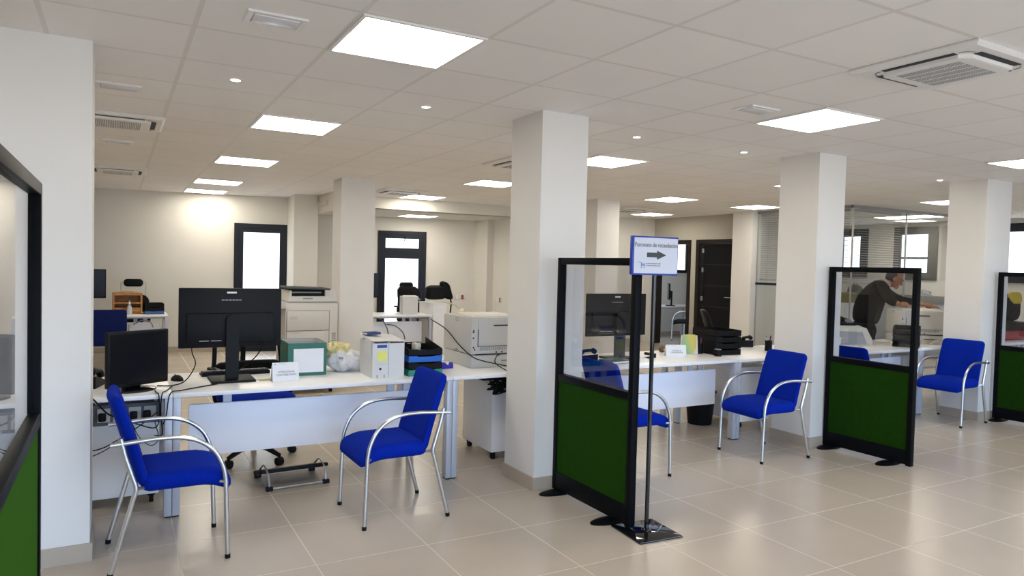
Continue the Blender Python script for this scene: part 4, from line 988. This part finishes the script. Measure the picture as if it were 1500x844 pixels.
# ------------------------------------------------------------------ third desk: trays, cream machine, phone
trays('stack of black letter trays with white tag before the pale printer', (7.82, 4.755, DZ), R(-62), 0.26, 0.33, [BLACK]*4, 0.058, front=0.25)
t = thing('paper_tag', 'white paper tag stuck on the black trays before the printer', 'label', (7.970, 4.684, DZ+0.07), R(28))
b = MB(); b.span((-0.03, -0.0015, 0), (0.03, 0.0015, 0.05)); b.build('sheet', PAPER, t, smooth=False)
t = thing('fax_machine', 'cream desk machine with sloping side, under a black telephone', 'fax machine', (7.24, 5.14, DZ), R(-5))
b = MB(); b.prism([(-0.30, -0.15, 0), (0.30, -0.15, 0), (0.28, -0.15, 0.07), (0.19, -0.15, 0.19), (0.10, -0.15, 0.215), (-0.30, -0.15, 0.215)], (0, 0.30, 0)); b.build('body', CREAM, t, smooth=False)
b = MB(); b.prism([(-0.25, -0.155, 0.01), (0.20, -0.155, 0.01), (0.12, -0.155, 0.15), (-0.25, -0.155, 0.17)], (0, 0.01, 0)); b.build('side_panel', GREY, t, smooth=False)
b = MB(); b.span((-0.28, -0.12, 0.215), (0.12, 0.12, 0.222)); b.build('top_plate', CREAM, t, smooth=False)
phone('black telephone on top of the cream machine by the bowed man', (7.22, 5.13, DZ+0.223), R(-20))
cable('cream cable curving from the fax machine across the white desk', [(7.555, 5.08, 0.90), (7.60, 5.10, 0.84), (7.70, 5.10, 0.775), (7.86, 5.08, 0.742), (7.96, 5.04, 0.741)], 0.005, CREAM)
cable('pale cable curling behind the white-tagged trays by the column', [(8.12, 4.80, 0.745), (8.22, 4.74, 0.742), (8.34, 4.72, 0.78), (8.46, 4.70, 0.84), (8.50, 4.715, 0.87)], 0.006, CREAM)
t = thing('paper_cups', 'white paper cups stacked at the column end of the desk', 'paper cups', (6.62, 4.78, DZ))
b = MB(); b.lathe([(0.040, 0), (0.048, 0.12), (0.050, 0.122), (0.050, 0.128), (0.046, 0.128), (0.038, 0.02)]); b.build('cup', PAPER, t)
b = MB(); b.lathe([(0.051, 0.121), (0.053, 0.126), (0.050, 0.131)]); b.build('rim', PAPER, t)
t = thing('paper_stack', 'thick stack of white paper beside the paper cups', 'paper stack', (6.56, 4.62, DZ), R(8))
b = MB(); 
for k in range(6): b.box((random.uniform(-.004, .004), random.uniform(-.004, .004), 0.005+k*0.010), (0.21, 0.15, 0.0095))
b.build('sheets', PAPER, t, smooth=False)

# ------------------------------------------------------------------ fourth desk
def storage(label, loc, rz, size, m, band):
    t = thing('storage_box', label, 'storage box', loc, rz, 'stacked office boxes'); w, d, h = size
    b = MB(); b.span((-w/2, -d/2, 0), (w/2, d/2, h*0.82), bev=0.006); b.build('body', m, t)
    b = MB(); b.span((-w/2-0.006, -d/2-0.006, h*0.80), (w/2+0.006, d/2+0.006, h), bev=0.005); b.build('lid', band, t)
storage('red lower box in the pile seen through the last screen', (10.20, 4.92, DZ), 0, (0.66, 0.34, 0.12), RED, RED)
storage('black upper box in the pile seen through the last screen', (10.20, 4.92, DZ+0.121), 0, (0.64, 0.33, 0.11), BLACK, BLACK)
t = thing('backpack', 'black backpack with yellow flap on the pile at the picture edge', 'backpack', (10.36, 4.93, DZ+0.232), 0)
b = MB(); b.cushion(0.34, 0.36, 0.18, 0.12, 0.06, lambda p: Vector((p.x, p.z, p.y+0.18))); b.build('body', BLACK, t)
b = MB(); b.cushion(0.28, 0.16, 0.06, 0.07, 0.025, lambda p: Vector((p.x+0.01, p.z-0.06-0.1*max(0, 0.05-p.y), p.y+0.31))); b.build('flap', mat('yellow nylon', (0.55, 0.40, 0.02), 0.6), t)
b = MB(); b.tube(bez([(-0.10, 0.09, 0.33), (-0.12, 0.14, 0.22), (-0.10, 0.09, 0.06)], 6), 0.014, 8); b.tube(bez([(0.10, 0.09, 0.33), (0.12, 0.14, 0.22), (0.10, 0.09, 0.06)], 6), 0.014, 8); b.build('strap', BLACK, t)

# ------------------------------------------------------------------ wall desk, far side of the near pillar
desk('white desk by the bare back wall, carrying the wooden organiser', -1.15, 0.62, 10.78, 11.45, True)
dup(ch, (-0.10, 10.40, 0), PI/2, 'dark blue chair pushed in at the wall desk with the wooden organiser', 'dark blue visitor chair')
WORLD, EXPO = 4.8, 0.24
# the dark blue chair gets its own fabric
nv = [o for o in bpy.data.objects if o.get('label', '').startswith('dark blue chair')][0]
for c in nv.children:
    if c.name.split('.')[0] in ('seat', 'backrest'):
        c.data = c.data.copy(); c.data.materials[0] = NAVY
t = thing('desk_organiser', 'orange wooden desk organiser with pigeonholes on the wall desk', 'desk organiser', (0.125, 11.19, DZ), R(2))
w, d, h = 0.36, 0.27, 0.29; k = 0.022
b = MB(); b.span((-w/2, -d/2, 0), (w/2, d/2, k)); b.span((-w/2, -d/2, k), (-w/2+k, d/2, h)); b.span((w/2-k, -d/2, k), (w/2, d/2, h))
b.prism([(-w/2, -d/2, h-0.03), (w/2, -d/2, h-0.03), (w/2, -d/2, h), (0.06, -d/2, h+0.014), (-0.06, -d/2, h+0.014), (-w/2, -d/2, h)], (0, d, 0)); b.span((-w/2+k, d/2-0.012, k), (w/2-k, d/2, h-0.03)); b.build('carcass', WOOD, t, smooth=False)
b = MB(); b.span((-w/2+k, -d/2, 0.145), (w/2-k, d/2-0.012, 0.165)); b.span((-w/2+k, -d/2, 0.075), (w/2-k, d/2-0.012, 0.090)); b.build('shelf', WOOD, t, smooth=False)
for sx in (-1, 1):
    b = MB(); b.span((sx*0.082-0.072, -d/2-0.004, 0.026), (sx*0.082+0.072, d/2-0.02, 0.072)); dr = b.build('drawer', WOOD, t, smooth=False)
    b = MB(); b.ball((sx*0.082, -d/2-0.010, 0.048), 0.009, 10, 8); b.build('knob', CREAM, dr)
b = MB(); b.span((w/2, -d/2+0.01, 0.005), (w/2+0.004, d/2-0.01, h-0.035)); b.build('side_panel', BLACK, t, smooth=False)
t = thing('spray_bottle', 'clear plastic bottle in front of the wooden organiser', 'bottle', (0.150, 10.96, DZ))
b = MB(); b.lathe([(0.030, 0), (0.034, 0.008), (0.034, 0.085), (0.026, 0.115), (0.012, 0.130), (0.012, 0.145)]); b.build('bottle_body', mat('bottle plastic', (0.55, 0.57, 0.60), 0.2), t)
b = MB(); b.lathe([(0.014, 0.145), (0.014, 0.165), (0.008, 0.170), (0.006, 0.190)]); b.build('cap', WPLASTIC, t)
trays('stack of black and blue letter trays beside the wooden organiser', (0.455, 11.15, DZ), R(2), 0.24, 0.32, [mat('tray steel blue', (0.03, 0.11, 0.30), 0.4), BLACK, BLACK], 0.05)
storage('low black box at the wall desk, behind the dark blue chair', (-0.16, 11.03, DZ), 0, (0.22, 0.12, 0.05), BLACK, BLACK)
phone('black telephone on the desk behind the near pillar', (-0.17, 4.98, DZ), PI-R(15))
cable('thin black cable curving under the wall desk top', [(0.20, 10.93, 0.60), (0.30, 10.90, 0.66), (0.40, 10.90, 0.64), (0.44, 10.90, 0.56)], 0.008, GREY)
# desk before the alcove
desk('white desk in front of the alcove, carrying a white carton and black bag', 2.55, 4.30, 10.18, 10.90, True)
t = thing('side_cabinet', 'narrow white cabinet at the end of the alcove desk, under a black bag', 'cabinet', (4.415, 10.45, 0))
b = MB(); b.span((-0.11, -0.30, 0.03), (0.11, 0.30, 0.90), bev=0.004); b.build('body', DESK, t)
b = MB(); b.span((-0.12, -0.31, 0.90), (0.12, 0.31, 0.92), bev=0.003); b.build('top', DESK, t)
b = MB(); b.span((-0.09, -0.28, 0), (0.09, 0.28, 0.03)); b.build('plinth', GREY, t, smooth=False)
t = thing('carton', 'white carton standing on the alcove desk before the black chair', 'box', (4.02, 10.48, DZ), R(-10))
b = MB(); b.span((-0.12, -0.13, 0), (0.12, 0.13, 0.28), bev=0.003); b.build('body', CARD, t)
b = MB(); b.prism([(-0.12, -0.13, 0.281), (0.12, -0.13, 0.281), (0.10, 0, 0.295), (-0.10, 0, 0.295)], (0, 0, 0.003)); b.prism([(0.121, -0.12, 0.28), (0.17, -0.10, 0.22), (0.17, 0.10, 0.22), (0.121, 0.12, 0.28)], (0.003, 0, 0.002)); b.build('flap', CARD, t, smooth=False)
t = thing('backpack', 'black backpack lying on the narrow cabinet by the alcove', 'backpack', (4.46, 10.45, 0.935), R(-12))
b = MB(); b.cushion(0.36, 0.44, 0.20, 0.10, 0.07, lambda p: Vector((p.x+0.06*(p.y+0.2), p.z, 0.03+(p.y+0.22)*0.52+0.06*max(0, p.x)))); b.build('body', BLACK, t)
b = MB(); b.cushion(0.17, 0.34, 0.11, 0.075, 0.045, lambda p: Vector((p.x+0.14+0.25*(0.1-p.y), p.z-0.04, 0.18+p.y*0.85-0.15*(p.x)))); b.build('pocket', BLACK, t)
b = MB(); b.box((0.10, -0.088, 0.16), (0.05, 0.004, 0.016)); b.build('badge', PAPER, t, smooth=False)
b = MB(); b.tube(bez([(0.20, -0.02, 0.14), (0.25, -0.03, 0.0), (0.245, -0.03, -0.15), (0.23, -0.03, -0.40)], 6), 0.012, 8); b.build('strap', BLACK, t)
t = thing('plastic_bag', 'cream plastic bag hanging beside the narrow cabinet by the alcove', 'bag', (4.88, 10.33, 0.66))
cb3 = crumple(0.3, 12)
b = MB(); b.ball((0, 0, 0.03), (0.15, 0.11, 0.125), 30, 20, fn=lambda p: cb3(p)); b.build('bag_skin', mat('cream bag', (0.66, 0.62, 0.50), 0.45), t)
b = MB(); b.tube(bez([(-0.02, 0, 0.13), (-0.14, 0.02, 0.23), (-0.33, 0.05, 0.262)], 5), 0.012, 8); b.build('handle', mat('cream bag', (0, 0, 0)), t)
cable('thin dark cable arching under the alcove desk, upper one', [(3.40, 10.32, 0.70), (3.52, 10.30, 0.66), (3.60, 10.30, 0.55), (3.63, 10.30, 0.44)], 0.008, INKGREY)
cable('thin dark cable arching under the alcove desk, lower one', [(3.58, 10.24, 0.60), (3.72, 10.24, 0.57), (3.84, 10.24, 0.47), (3.88, 10.24, 0.36)], 0.008, INKGREY)
storage('black storage box on the floor under the alcove desk', (3.75, 10.62, 0), 0, (0.5, 0.3, 0.30), BLACK, BLACK)
def socket(label, loc, rz):
    t = thing('wall_socket', label, 'wall socket', loc, rz, 'red and white wall sockets')
    b = MB(); b.box((0, -0.005, 0), (0.24, 0.010, 0.11), bev=0.003); b.build('plate', WPLASTIC, t)
    b = MB()
    for k in range(2): b.box((0.055, -0.011, -0.022+k*0.044), (0.045, 0.004, 0.040))
    b.build('red_outlet', RED, t, smooth=False)
    b = MB()
    for k in range(2): b.box((-0.045, -0.011, -0.022+k*0.044), (0.045, 0.004, 0.040))
    b.build('white_outlet', LAMPFRAME, t, smooth=False)
p_ = a0+va*3.50
socket('wall socket with red outlet beside the glazed alcove door', (p_.x+0.003*math.sin(WA), p_.y-0.003, 0.90), WA)
socket('wall socket with red outlet beside the middle column, above the grey printer', (6.249, 11.62, 0.89), -PI/2)

# ------------------------------------------------------------------ room seen through the doorway
desk('pale desk in the room behind the open doorway', 10.25, 11.55, 11.72, 12.42, False)
c = dup(ch, (10.83, 11.42, 0), PI/2+R(15), 'black chair with thin metal legs beyond the open doorway', 'black chair in the back room')
for q in c.children:
    if q.name.split('.')[0] in ('seat', 'backrest'):
        q.data = q.data.copy(); q.data.materials[0] = BLACK
# ------------------------------------------------------------------ inside the glass office
t = thing('low_cabinet', 'white low cabinet inside the glass office behind the man', 'cabinet', (10.85, 7.62, 0), R(4))
b = MB(); b.span((-0.45, -0.2, 0.06), (0.45, 0.2, 1.06), bev=0.004); b.build('body', DESK, t)
for sx in (-1, 1):
    b = MB(); b.span((sx*0.222-0.215, -0.218, 0.08), (sx*0.222+0.215, -0.2, 1.04), bev=0.002); dr = b.build('door', DESK, t)
    b = MB(); b.span((sx*0.03-0.006, -0.236, 0.5), (sx*0.03+0.006, -0.218, 0.64)); b.build('handle', GREY, dr, smooth=False)
b = MB(); b.span((-0.43, -0.18, 0), (0.43, 0.18, 0.06)); b.build('plinth', GREY, t, smooth=False)
t = thing('binder_box', 'olive yellow box on the cabinet behind the man', 'box', (10.72, 7.56, 1.062), R(5))
b = MB(); b.span((-0.12, -0.10, 0), (0.12, 0.10, 0.15), bev=0.004); b.build('body', OLIVE, t)
b = MB(); b.span((-0.123, -0.103, 0.15), (0.123, 0.103, 0.172), bev=0.003); b.build('lid', OLIVE, t)
t = thing('bag', 'grey rounded bag on the cabinet behind the man', 'bag', (11.02, 7.63, 1.062), R(5))
b = MB(); b.cushion(0.30, 0.30, 0.18, 0.12, 0.07, lambda p: Vector((p.x, p.z, p.y+0.15))); b.build('body', mat('bag grey', (0.06, 0.06, 0.06), 0.8), t)
b = MB(); b.tube(bez([(-0.05, 0, 0.29), (-0.04, 0, 0.33), (0.04, 0, 0.33), (0.05, 0, 0.29)], 5), 0.010, 8); b.build('handle', BLACK, t)
t = thing('sideboard', 'dark-topped sideboard under the office window, beyond the man', 'cabinet', (13.50, 8.0, 0), -PI/2)
b = MB(); b.span((-1.1, -0.24, 0.05), (1.1, 0.24, 1.02), bev=0.004); b.build('body', mat('sideboard blue grey', (0.36, 0.39, 0.44), 0.5), t)
b = MB(); b.span((-1.12, -0.26, 1.02), (1.12, 0.25, 1.16), bev=0.004); b.build('top', mat('sideboard dark', (0.12, 0.125, 0.125), 0.5), t)
b = MB(); b.span((-1.05, -0.2, 0), (1.05, 0.2, 0.05)); b.build('plinth', GREY, t, smooth=False)
phone('small dark telephone on the sideboard beyond the man', (13.42, 7.85, 1.16), R(60), GREY)

# ------------------------------------------------------------------ the man
def skin_mesh(verts, edges, radii, root, sub=2):
    me = bpy.data.meshes.new('sk'); me.from_pydata([Vector(v) for v in verts], edges, [])
    o = bpy.data.objects.new('sk', me); COL.objects.link(o)
    o.modifiers.new('skin', 'SKIN').use_smooth_shade = True
    for i, r_ in enumerate(radii):
        me.skin_vertices[0].data[i].radius = r_ if isinstance(r_, tuple) else (r_, r_)
        me.skin_vertices[0].data[i].use_root = (i == root)
    if sub: o.modifiers.new('sub', 'SUBSURF').levels = sub
    bpy.context.view_layer.update()
    out = bpy.data.meshes.new_from_object(o.evaluated_get(bpy.context.evaluated_depsgraph_get()))
    bpy.data.objects.remove(o); bpy.data.meshes.remove(me); return out
def remeshed(meshes, name, m, parent, vox, smooth_it=3):
    bm = bmesh.new()
    for me in meshes: bm.from_mesh(me)
    me = bpy.data.meshes.new(name); bm.to_mesh(me); bm.free()
    o = bpy.data.objects.new(name, me); COL.objects.link(o)
    md = o.modifiers.new('r', 'REMESH'); md.mode = 'VOXEL'; md.voxel_size = vox
    if smooth_it: s = o.modifiers.new('s', 'SMOOTH'); s.iterations = smooth_it; s.factor = 0.5
    bpy.context.view_layer.update()
    out = bpy.data.meshes.new_from_object(o.evaluated_get(bpy.context.evaluated_depsgraph_get()))
    bpy.data.objects.remove(o); bpy.data.meshes.remove(me)
    out.name = name; out.materials.clear(); out.materials.append(m)
    out.polygons.foreach_set('use_smooth', [True]*len(out.polygons))
    o = bpy.data.objects.new(name, out); COL.objects.link(o); o.parent = parent; return o
def mbmesh(b):
    bmesh.ops.recalc_face_normals(b.bm, faces=b.bm.faces)
    me = bpy.data.meshes.new('t'); b.bm.to_mesh(me); b.bm.free(); return me

# local frame: man stands at the origin, faces local +x; +y is his left
MAN = thing('person', 'man in dark grey sweater and glasses bowing over the pale printer', 'person', (8.39, 5.66, 0), R(-44))
MAN['kind'] = 'thing'
hip = 0.90
legs = {}
V = [(0, 0, hip), (-0.02, 0.09, hip-0.02), (0.0, 0.10, 0.50), (-0.03, 0.11, 0.10), (0.10, 0.125, 0.035), (-0.02, -0.09, hip-0.02), (0.02, -0.10, 0.50), (-0.01, -0.11, 0.10), (0.12, -0.125, 0.035),
     (0.015, 0, 1.04), (0.055, 0, 1.21), (0.130, 0, 1.365), (0.190, 0, 1.43), (0.240, 0, 1.462),
     (0.14, 0.165, 1.385), (0.14, -0.165, 1.385)]
E_ = [(0, 1), (1, 2), (2, 3), (3, 4), (0, 5), (5, 6), (6, 7), (7, 8), (0, 9), (9, 10), (10, 11), (11, 12), (12, 13), (11, 14), (11, 15)]
# hands target points in local coords (palms rest on the printer lid at z = 1.14)
import mathutils
inv = (Matrix.Translation(MAN.location) @ Matrix.Rotation(R(-44), 4, 'Z')).inverted()
ztop = DZ+0.405
hr = inv @ Vector((8.31, 5.15, ztop+0.05))     # his right hand, nearer the camera
hl = inv @ Vector((8.60, 5.02, ztop+0.045))     # his left hand, further along
def elbow(sh, ha, drop, out):
    m_ = (Vector(sh)+ha)/2; return Vector((m_.x+0.0, m_.y+out, m_.z-drop))
eL = elbow(V[14], hl, 0.06, 0.07); eR = elbow(V[15], hr, 0.08, -0.09)
nb = len(V)
V += [tuple(eL), tuple(hl), tuple(eR), tuple(hr)]
E_ += [(14, nb), (nb, nb+1), (15, nb+2), (nb+2, nb+3)]
RAD = [0.075, 0.05, 0.04, 0.034, 0.034, 0.05, 0.04, 0.034, 0.034, 0.085, 0.095, 0.085, 0.052, 0.052, 0.045, 0.045, 0.045, 0.028, 0.045, 0.028]
body_me = skin_mesh(V, E_, RAD, 0)
# head: an egg pushed into a face, bowed forward
HC = Vector((0.322, 0, 1.500)); HT = Matrix.Translation(HC) @ Matrix.Rotation(R(24), 4, 'Y') @ Matrix.Rotation(R(0), 4, 'Z')
def headf(p):
    x, y, z = p
    if z < 0: x *= 1-0.22*(z/-0.115)**1.0*(x < 0); y *= 1-0.28*(-z/0.115)
    if x > 0.055 and abs(z+0.005) < 0.03: x -= 0.008*(1-abs(z+0.005)/0.03)     # brow and eye hollow
    return Vector((x, y, z))
b = MB(); b.M = HT; b.ball((0, 0, 0), (0.098, 0.078, 0.120), 40, 28, fn=headf)
b.tube(bez([(0.086, 0, 0.012), (0.104, 0, -0.018), (0.116, 0, -0.036), (0.098, 0, -0.046)], 4), [0.008]*4+[0.011]*4+[0.014]*5, 8)
b.ball((0.072, 0, -0.098), (0.026, 0.030, 0.022), 14, 10)
b.ball((0.085, 0, -0.068), (0.014, 0.026, 0.007), 12, 8)
b.ball((0.086, 0, -0.078), (0.014, 0.022, 0.007), 12, 8)
for s in (-1, 1):
    b.ball((-0.006, s*0.080, -0.012), (0.020, 0.010, 0.034), 12, 10)
    b.ball((0.078, s*0.030, 0.006), (0.012, 0.014, 0.010), 10, 8)
b.tube([(-0.03, 0, -0.06), (-0.075, 0, -0.135)], [0.055, 0.056], 14)
head_me = mbmesh(b)
def hand(wrist, fwd, side, thumb):
    """fwd = finger direction, side = towards the thumb; palm faces down"""
    up = Vector((0, 0, 1)); fwd = Vector(fwd).normalized(); side = Vector(side); side = (side-fwd*side.dot(fwd)).normalized()
    w0 = Vector(wrist); P = lambda f, s, u: tuple(w0+fwd*f+side*s+up*u)
    verts = [P(0, 0, 0.0), P(0.045, 0.0, -0.008), P(0.088, 0.004, -0.018)]; edges = [(0, 1), (1, 2)]; rad = [(0.022, 0.028), (0.018, 0.038), (0.014, 0.040)]
    out = [skin_mesh(verts, edges, rad, 1)]
    for k, (s0, L_) in enumerate(((0.032, 0.070), (0.011, 0.080), (-0.011, 0.074), (-0.032, 0.058))):
        sp = s0*1.25
        out.append(skin_mesh([P(0.07, s0, -0.014), P(0.095, s0*1.05, -0.014), P(0.095+L_*0.5, sp, -0.020), P(0.095+L_*0.8, sp, -0.030), P(0.095+L_, sp, -0.040)], [(0, 1), (1, 2), (2, 3), (3, 4)], [0.0105, 0.010, 0.0092, 0.0085, 0.007], 0))
    out.append(skin_mesh([P(0.02, 0.022, -0.010), P(0.045, 0.050, -0.016), P(0.070, 0.066, -0.026), P(0.090, 0.070, -0.036)], [(0, 1), (1, 2), (2, 3)], [0.014, 0.012, 0.0105, 0.008], 0))
    return out
fR = (Vector((0.9, -0.1, 0))); fL = Vector((0.95, 0.2, 0))
hands = hand(hr, fR, (0, 1, 0), 1) + hand(hl, fL, (0, -1, 0), 1)
remeshed([body_me, head_me]+hands, 'body', SKIN, MAN, 0.0055, 2)
# sweater
g = 0.016
VS = [(0.0, 0, 0.87), V[9], V[10], V[11], (0.180, 0, 1.41), V[14], V[15], V[nb], V[nb+2], tuple(Vector(V[nb]).lerp(hl, 0.80)), tuple(Vector(V[nb+2]).lerp(hr, 0.80))]
ES = [(0, 1), (1, 2), (2, 3), (3, 4), (3, 5), (3, 6), (5, 7), (6, 8), (7, 9), (8, 10)]
RS = [0.165, 0.185, 0.188, 0.158, 0.085, 0.088, 0.088, 0.066, 0.066, 0.047, 0.047]
sw = skin_mesh(VS, ES, RS, 0)
remeshed([sw], 'sweater', SWEATER, MAN, 0.010, 4)
VT = [(0.0, 0, hip+0.06), (0, 0, hip-0.08), (-0.01, 0.085, hip-0.14), V[2], (V[3][0], V[3][1], 0.07), (-0.01, -0.085, hip-0.14), V[6], (V[7][0], V[7][1], 0.07)]
tr = skin_mesh(VT, [(0, 1), (1, 2), (2, 3), (3, 4), (1, 5), (5, 6), (6, 7)], [0.155, 0.165, 0.125, 0.088, 0.070, 0.125, 0.088, 0.070], 1)
remeshed([tr], 'trousers', TROUSER, MAN, 0.010, 3)
for i in (3, 7):
    x, y, z = V[i]; s = 1 if y > 0 else -1
    b = MB(); b.ball((x+0.075, y+s*0.01, 0.045), (0.145, 0.052, 0.058), 20, 14, fn=lambda p: Vector((p.x, p.y, max(p.z, -0.045)))); b.build('shoe', SHOE, MAN)
# shirt collar, glasses, hair
b = MB(); rings = []
CN = Matrix.Translation(Vector((0.212, 0, 1.435))) @ Matrix.Rotation(R(32), 4, 'Y')
for r_, z in ((0.075, -0.022), (0.074, 0.020), (0.066, 0.034), (0.062, 0.022), (0.060, -0.02)): rings.append([CN @ Vector((r_*1.08*math.cos(2*PI*k/28), r_*math.sin(2*PI*k/28), z)) for k in range(28)])
b.rings(rings, cap=False); b.build('shirt_collar', SHIRT, MAN)
b = MB(); b.M = HT
for s in (-1, 1):
    b.tube([(0.098, s*0.033+0.024*math.cos(2*PI*k/20), 0.004+0.017*math.sin(2*PI*k/20)) for k in range(20)], 0.0022, 6, closed=True)
    b.tube([(0.098, s*0.057, 0.008), (0.06, s*0.083, 0.010), (0.0, s*0.090, 0.008), (-0.015, s*0.088, -0.006)], 0.0022, 6)
b.tube([(0.099, -0.010, 0.008), (0.101, 0, 0.011), (0.099, 0.010, 0.008)], 0.0022, 6)
b.build('glasses', BLACK, MAN)
b = MB(); b.M = HT
def hairf(p):
    q = headf(p); 
    return q
t_ = bmesh.new(); bmesh.ops.create_uvsphere(t_, u_segments=40, v_segments=28, radius=1)
kill = []
for v in t_.verts:
    p = Vector((v.co.x*0.105, v.co.y*0.0855, v.co.z*0.1265)); v.co = headf(p)
    x, y, z = v.co
    if x > 0.012-0.6*max(0, z-0.04) or z < -0.055 or (x > 0.01 and z < 0.03) or (z > 0.105 and x > -0.02): kill.append(v)
bmesh.ops.delete(t_, geom=kill, context='VERTS')
b.merge(t_, Matrix.Identity(4)); hr_o = b.build('hair', HAIR, MAN)
sm = hr_o.modifiers.new('thick', 'SOLIDIFY'); sm.thickness = 0.010; sm.offset = -1

# ------------------------------------------------------------------ daylight, camera, colour
w = bpy.data.worlds.new('sky'); SC.world = w; w.use_nodes = True
nt = w.node_tree; bg = nt.nodes['Background']; bg.inputs['Strength'].default_value = WORLD
tc = nt.nodes.new('ShaderNodeTexCoord'); sx = nt.nodes.new('ShaderNodeSeparateXYZ'); nt.links.new(tc.outputs['Generated'], sx.inputs[0])
mr = nt.nodes.new('ShaderNodeMapRange'); mr.inputs['From Min'].default_value = -0.10; mr.inputs['From Max'].default_value = 0.14; nt.links.new(sx.outputs['Z'], mr.inputs['Value'])
rp = nt.nodes.new('ShaderNodeValToRGB'); rp.color_ramp.elements[0].color = (0.54, 0.53, 0.53, 1); rp.color_ramp.elements[1].color = (0.74, 1.10, 1.65, 1)   # street below, sky above
nt.links.new(mr.outputs[0], rp.inputs['Fac']); nt.links.new(rp.outputs['Color'], bg.inputs['Color'])
la = bpy.data.lights.new('daylight_portal', 'AREA'); la.shape = 'RECTANGLE'; la.size = 15.4; la.size_y = 2.1; la.cycles.is_portal = True
lo = bpy.data.objects.new('daylight_portal', la); COL.objects.link(lo); lo.location = (4.6, -3.31, 1.35); lo.rotation_euler = (PI/2, 0, PI)
lo.rotation_euler = (R(90), 0, 0)

cam = bpy.data.cameras.new('camera'); cam.sensor_width = 36; cam.lens = 36*1031.28/1500; cam.clip_start = 0.05
co = bpy.data.objects.new('camera', cam); COL.objects.link(co); SC.camera = co
yaw, pit, rol = 0.5115, -0.0311, 0.0250
f = Vector((math.sin(yaw)*math.cos(pit), math.cos(yaw)*math.cos(pit), math.sin(pit)))
r0 = Vector((math.cos(yaw), -math.sin(yaw), 0)); u0 = r0.cross(f)
r1 = r0*math.cos(rol)+u0*math.sin(rol); u1 = -r0*math.sin(rol)+u0*math.cos(rol)
co.matrix_world = Matrix(((r1.x, u1.x, -f.x, 0), (r1.y, u1.y, -f.y, 0), (r1.z, u1.z, -f.z, 1.532), (0, 0, 0, 1)))
SC.view_settings.view_transform = 'Standard'; SC.view_settings.look = 'None'; SC.view_settings.gamma = 1; SC.view_settings.use_curve_mapping = False
SC.view_settings.exposure = EXPO
SC.cycles.max_bounces = 10; SC.cycles.diffuse_bounces = 5; SC.cycles.transparent_max_bounces = 24; SC.cycles.glossy_bounces = 5
SC.cycles.caustics_reflective = False; SC.cycles.caustics_refractive = False
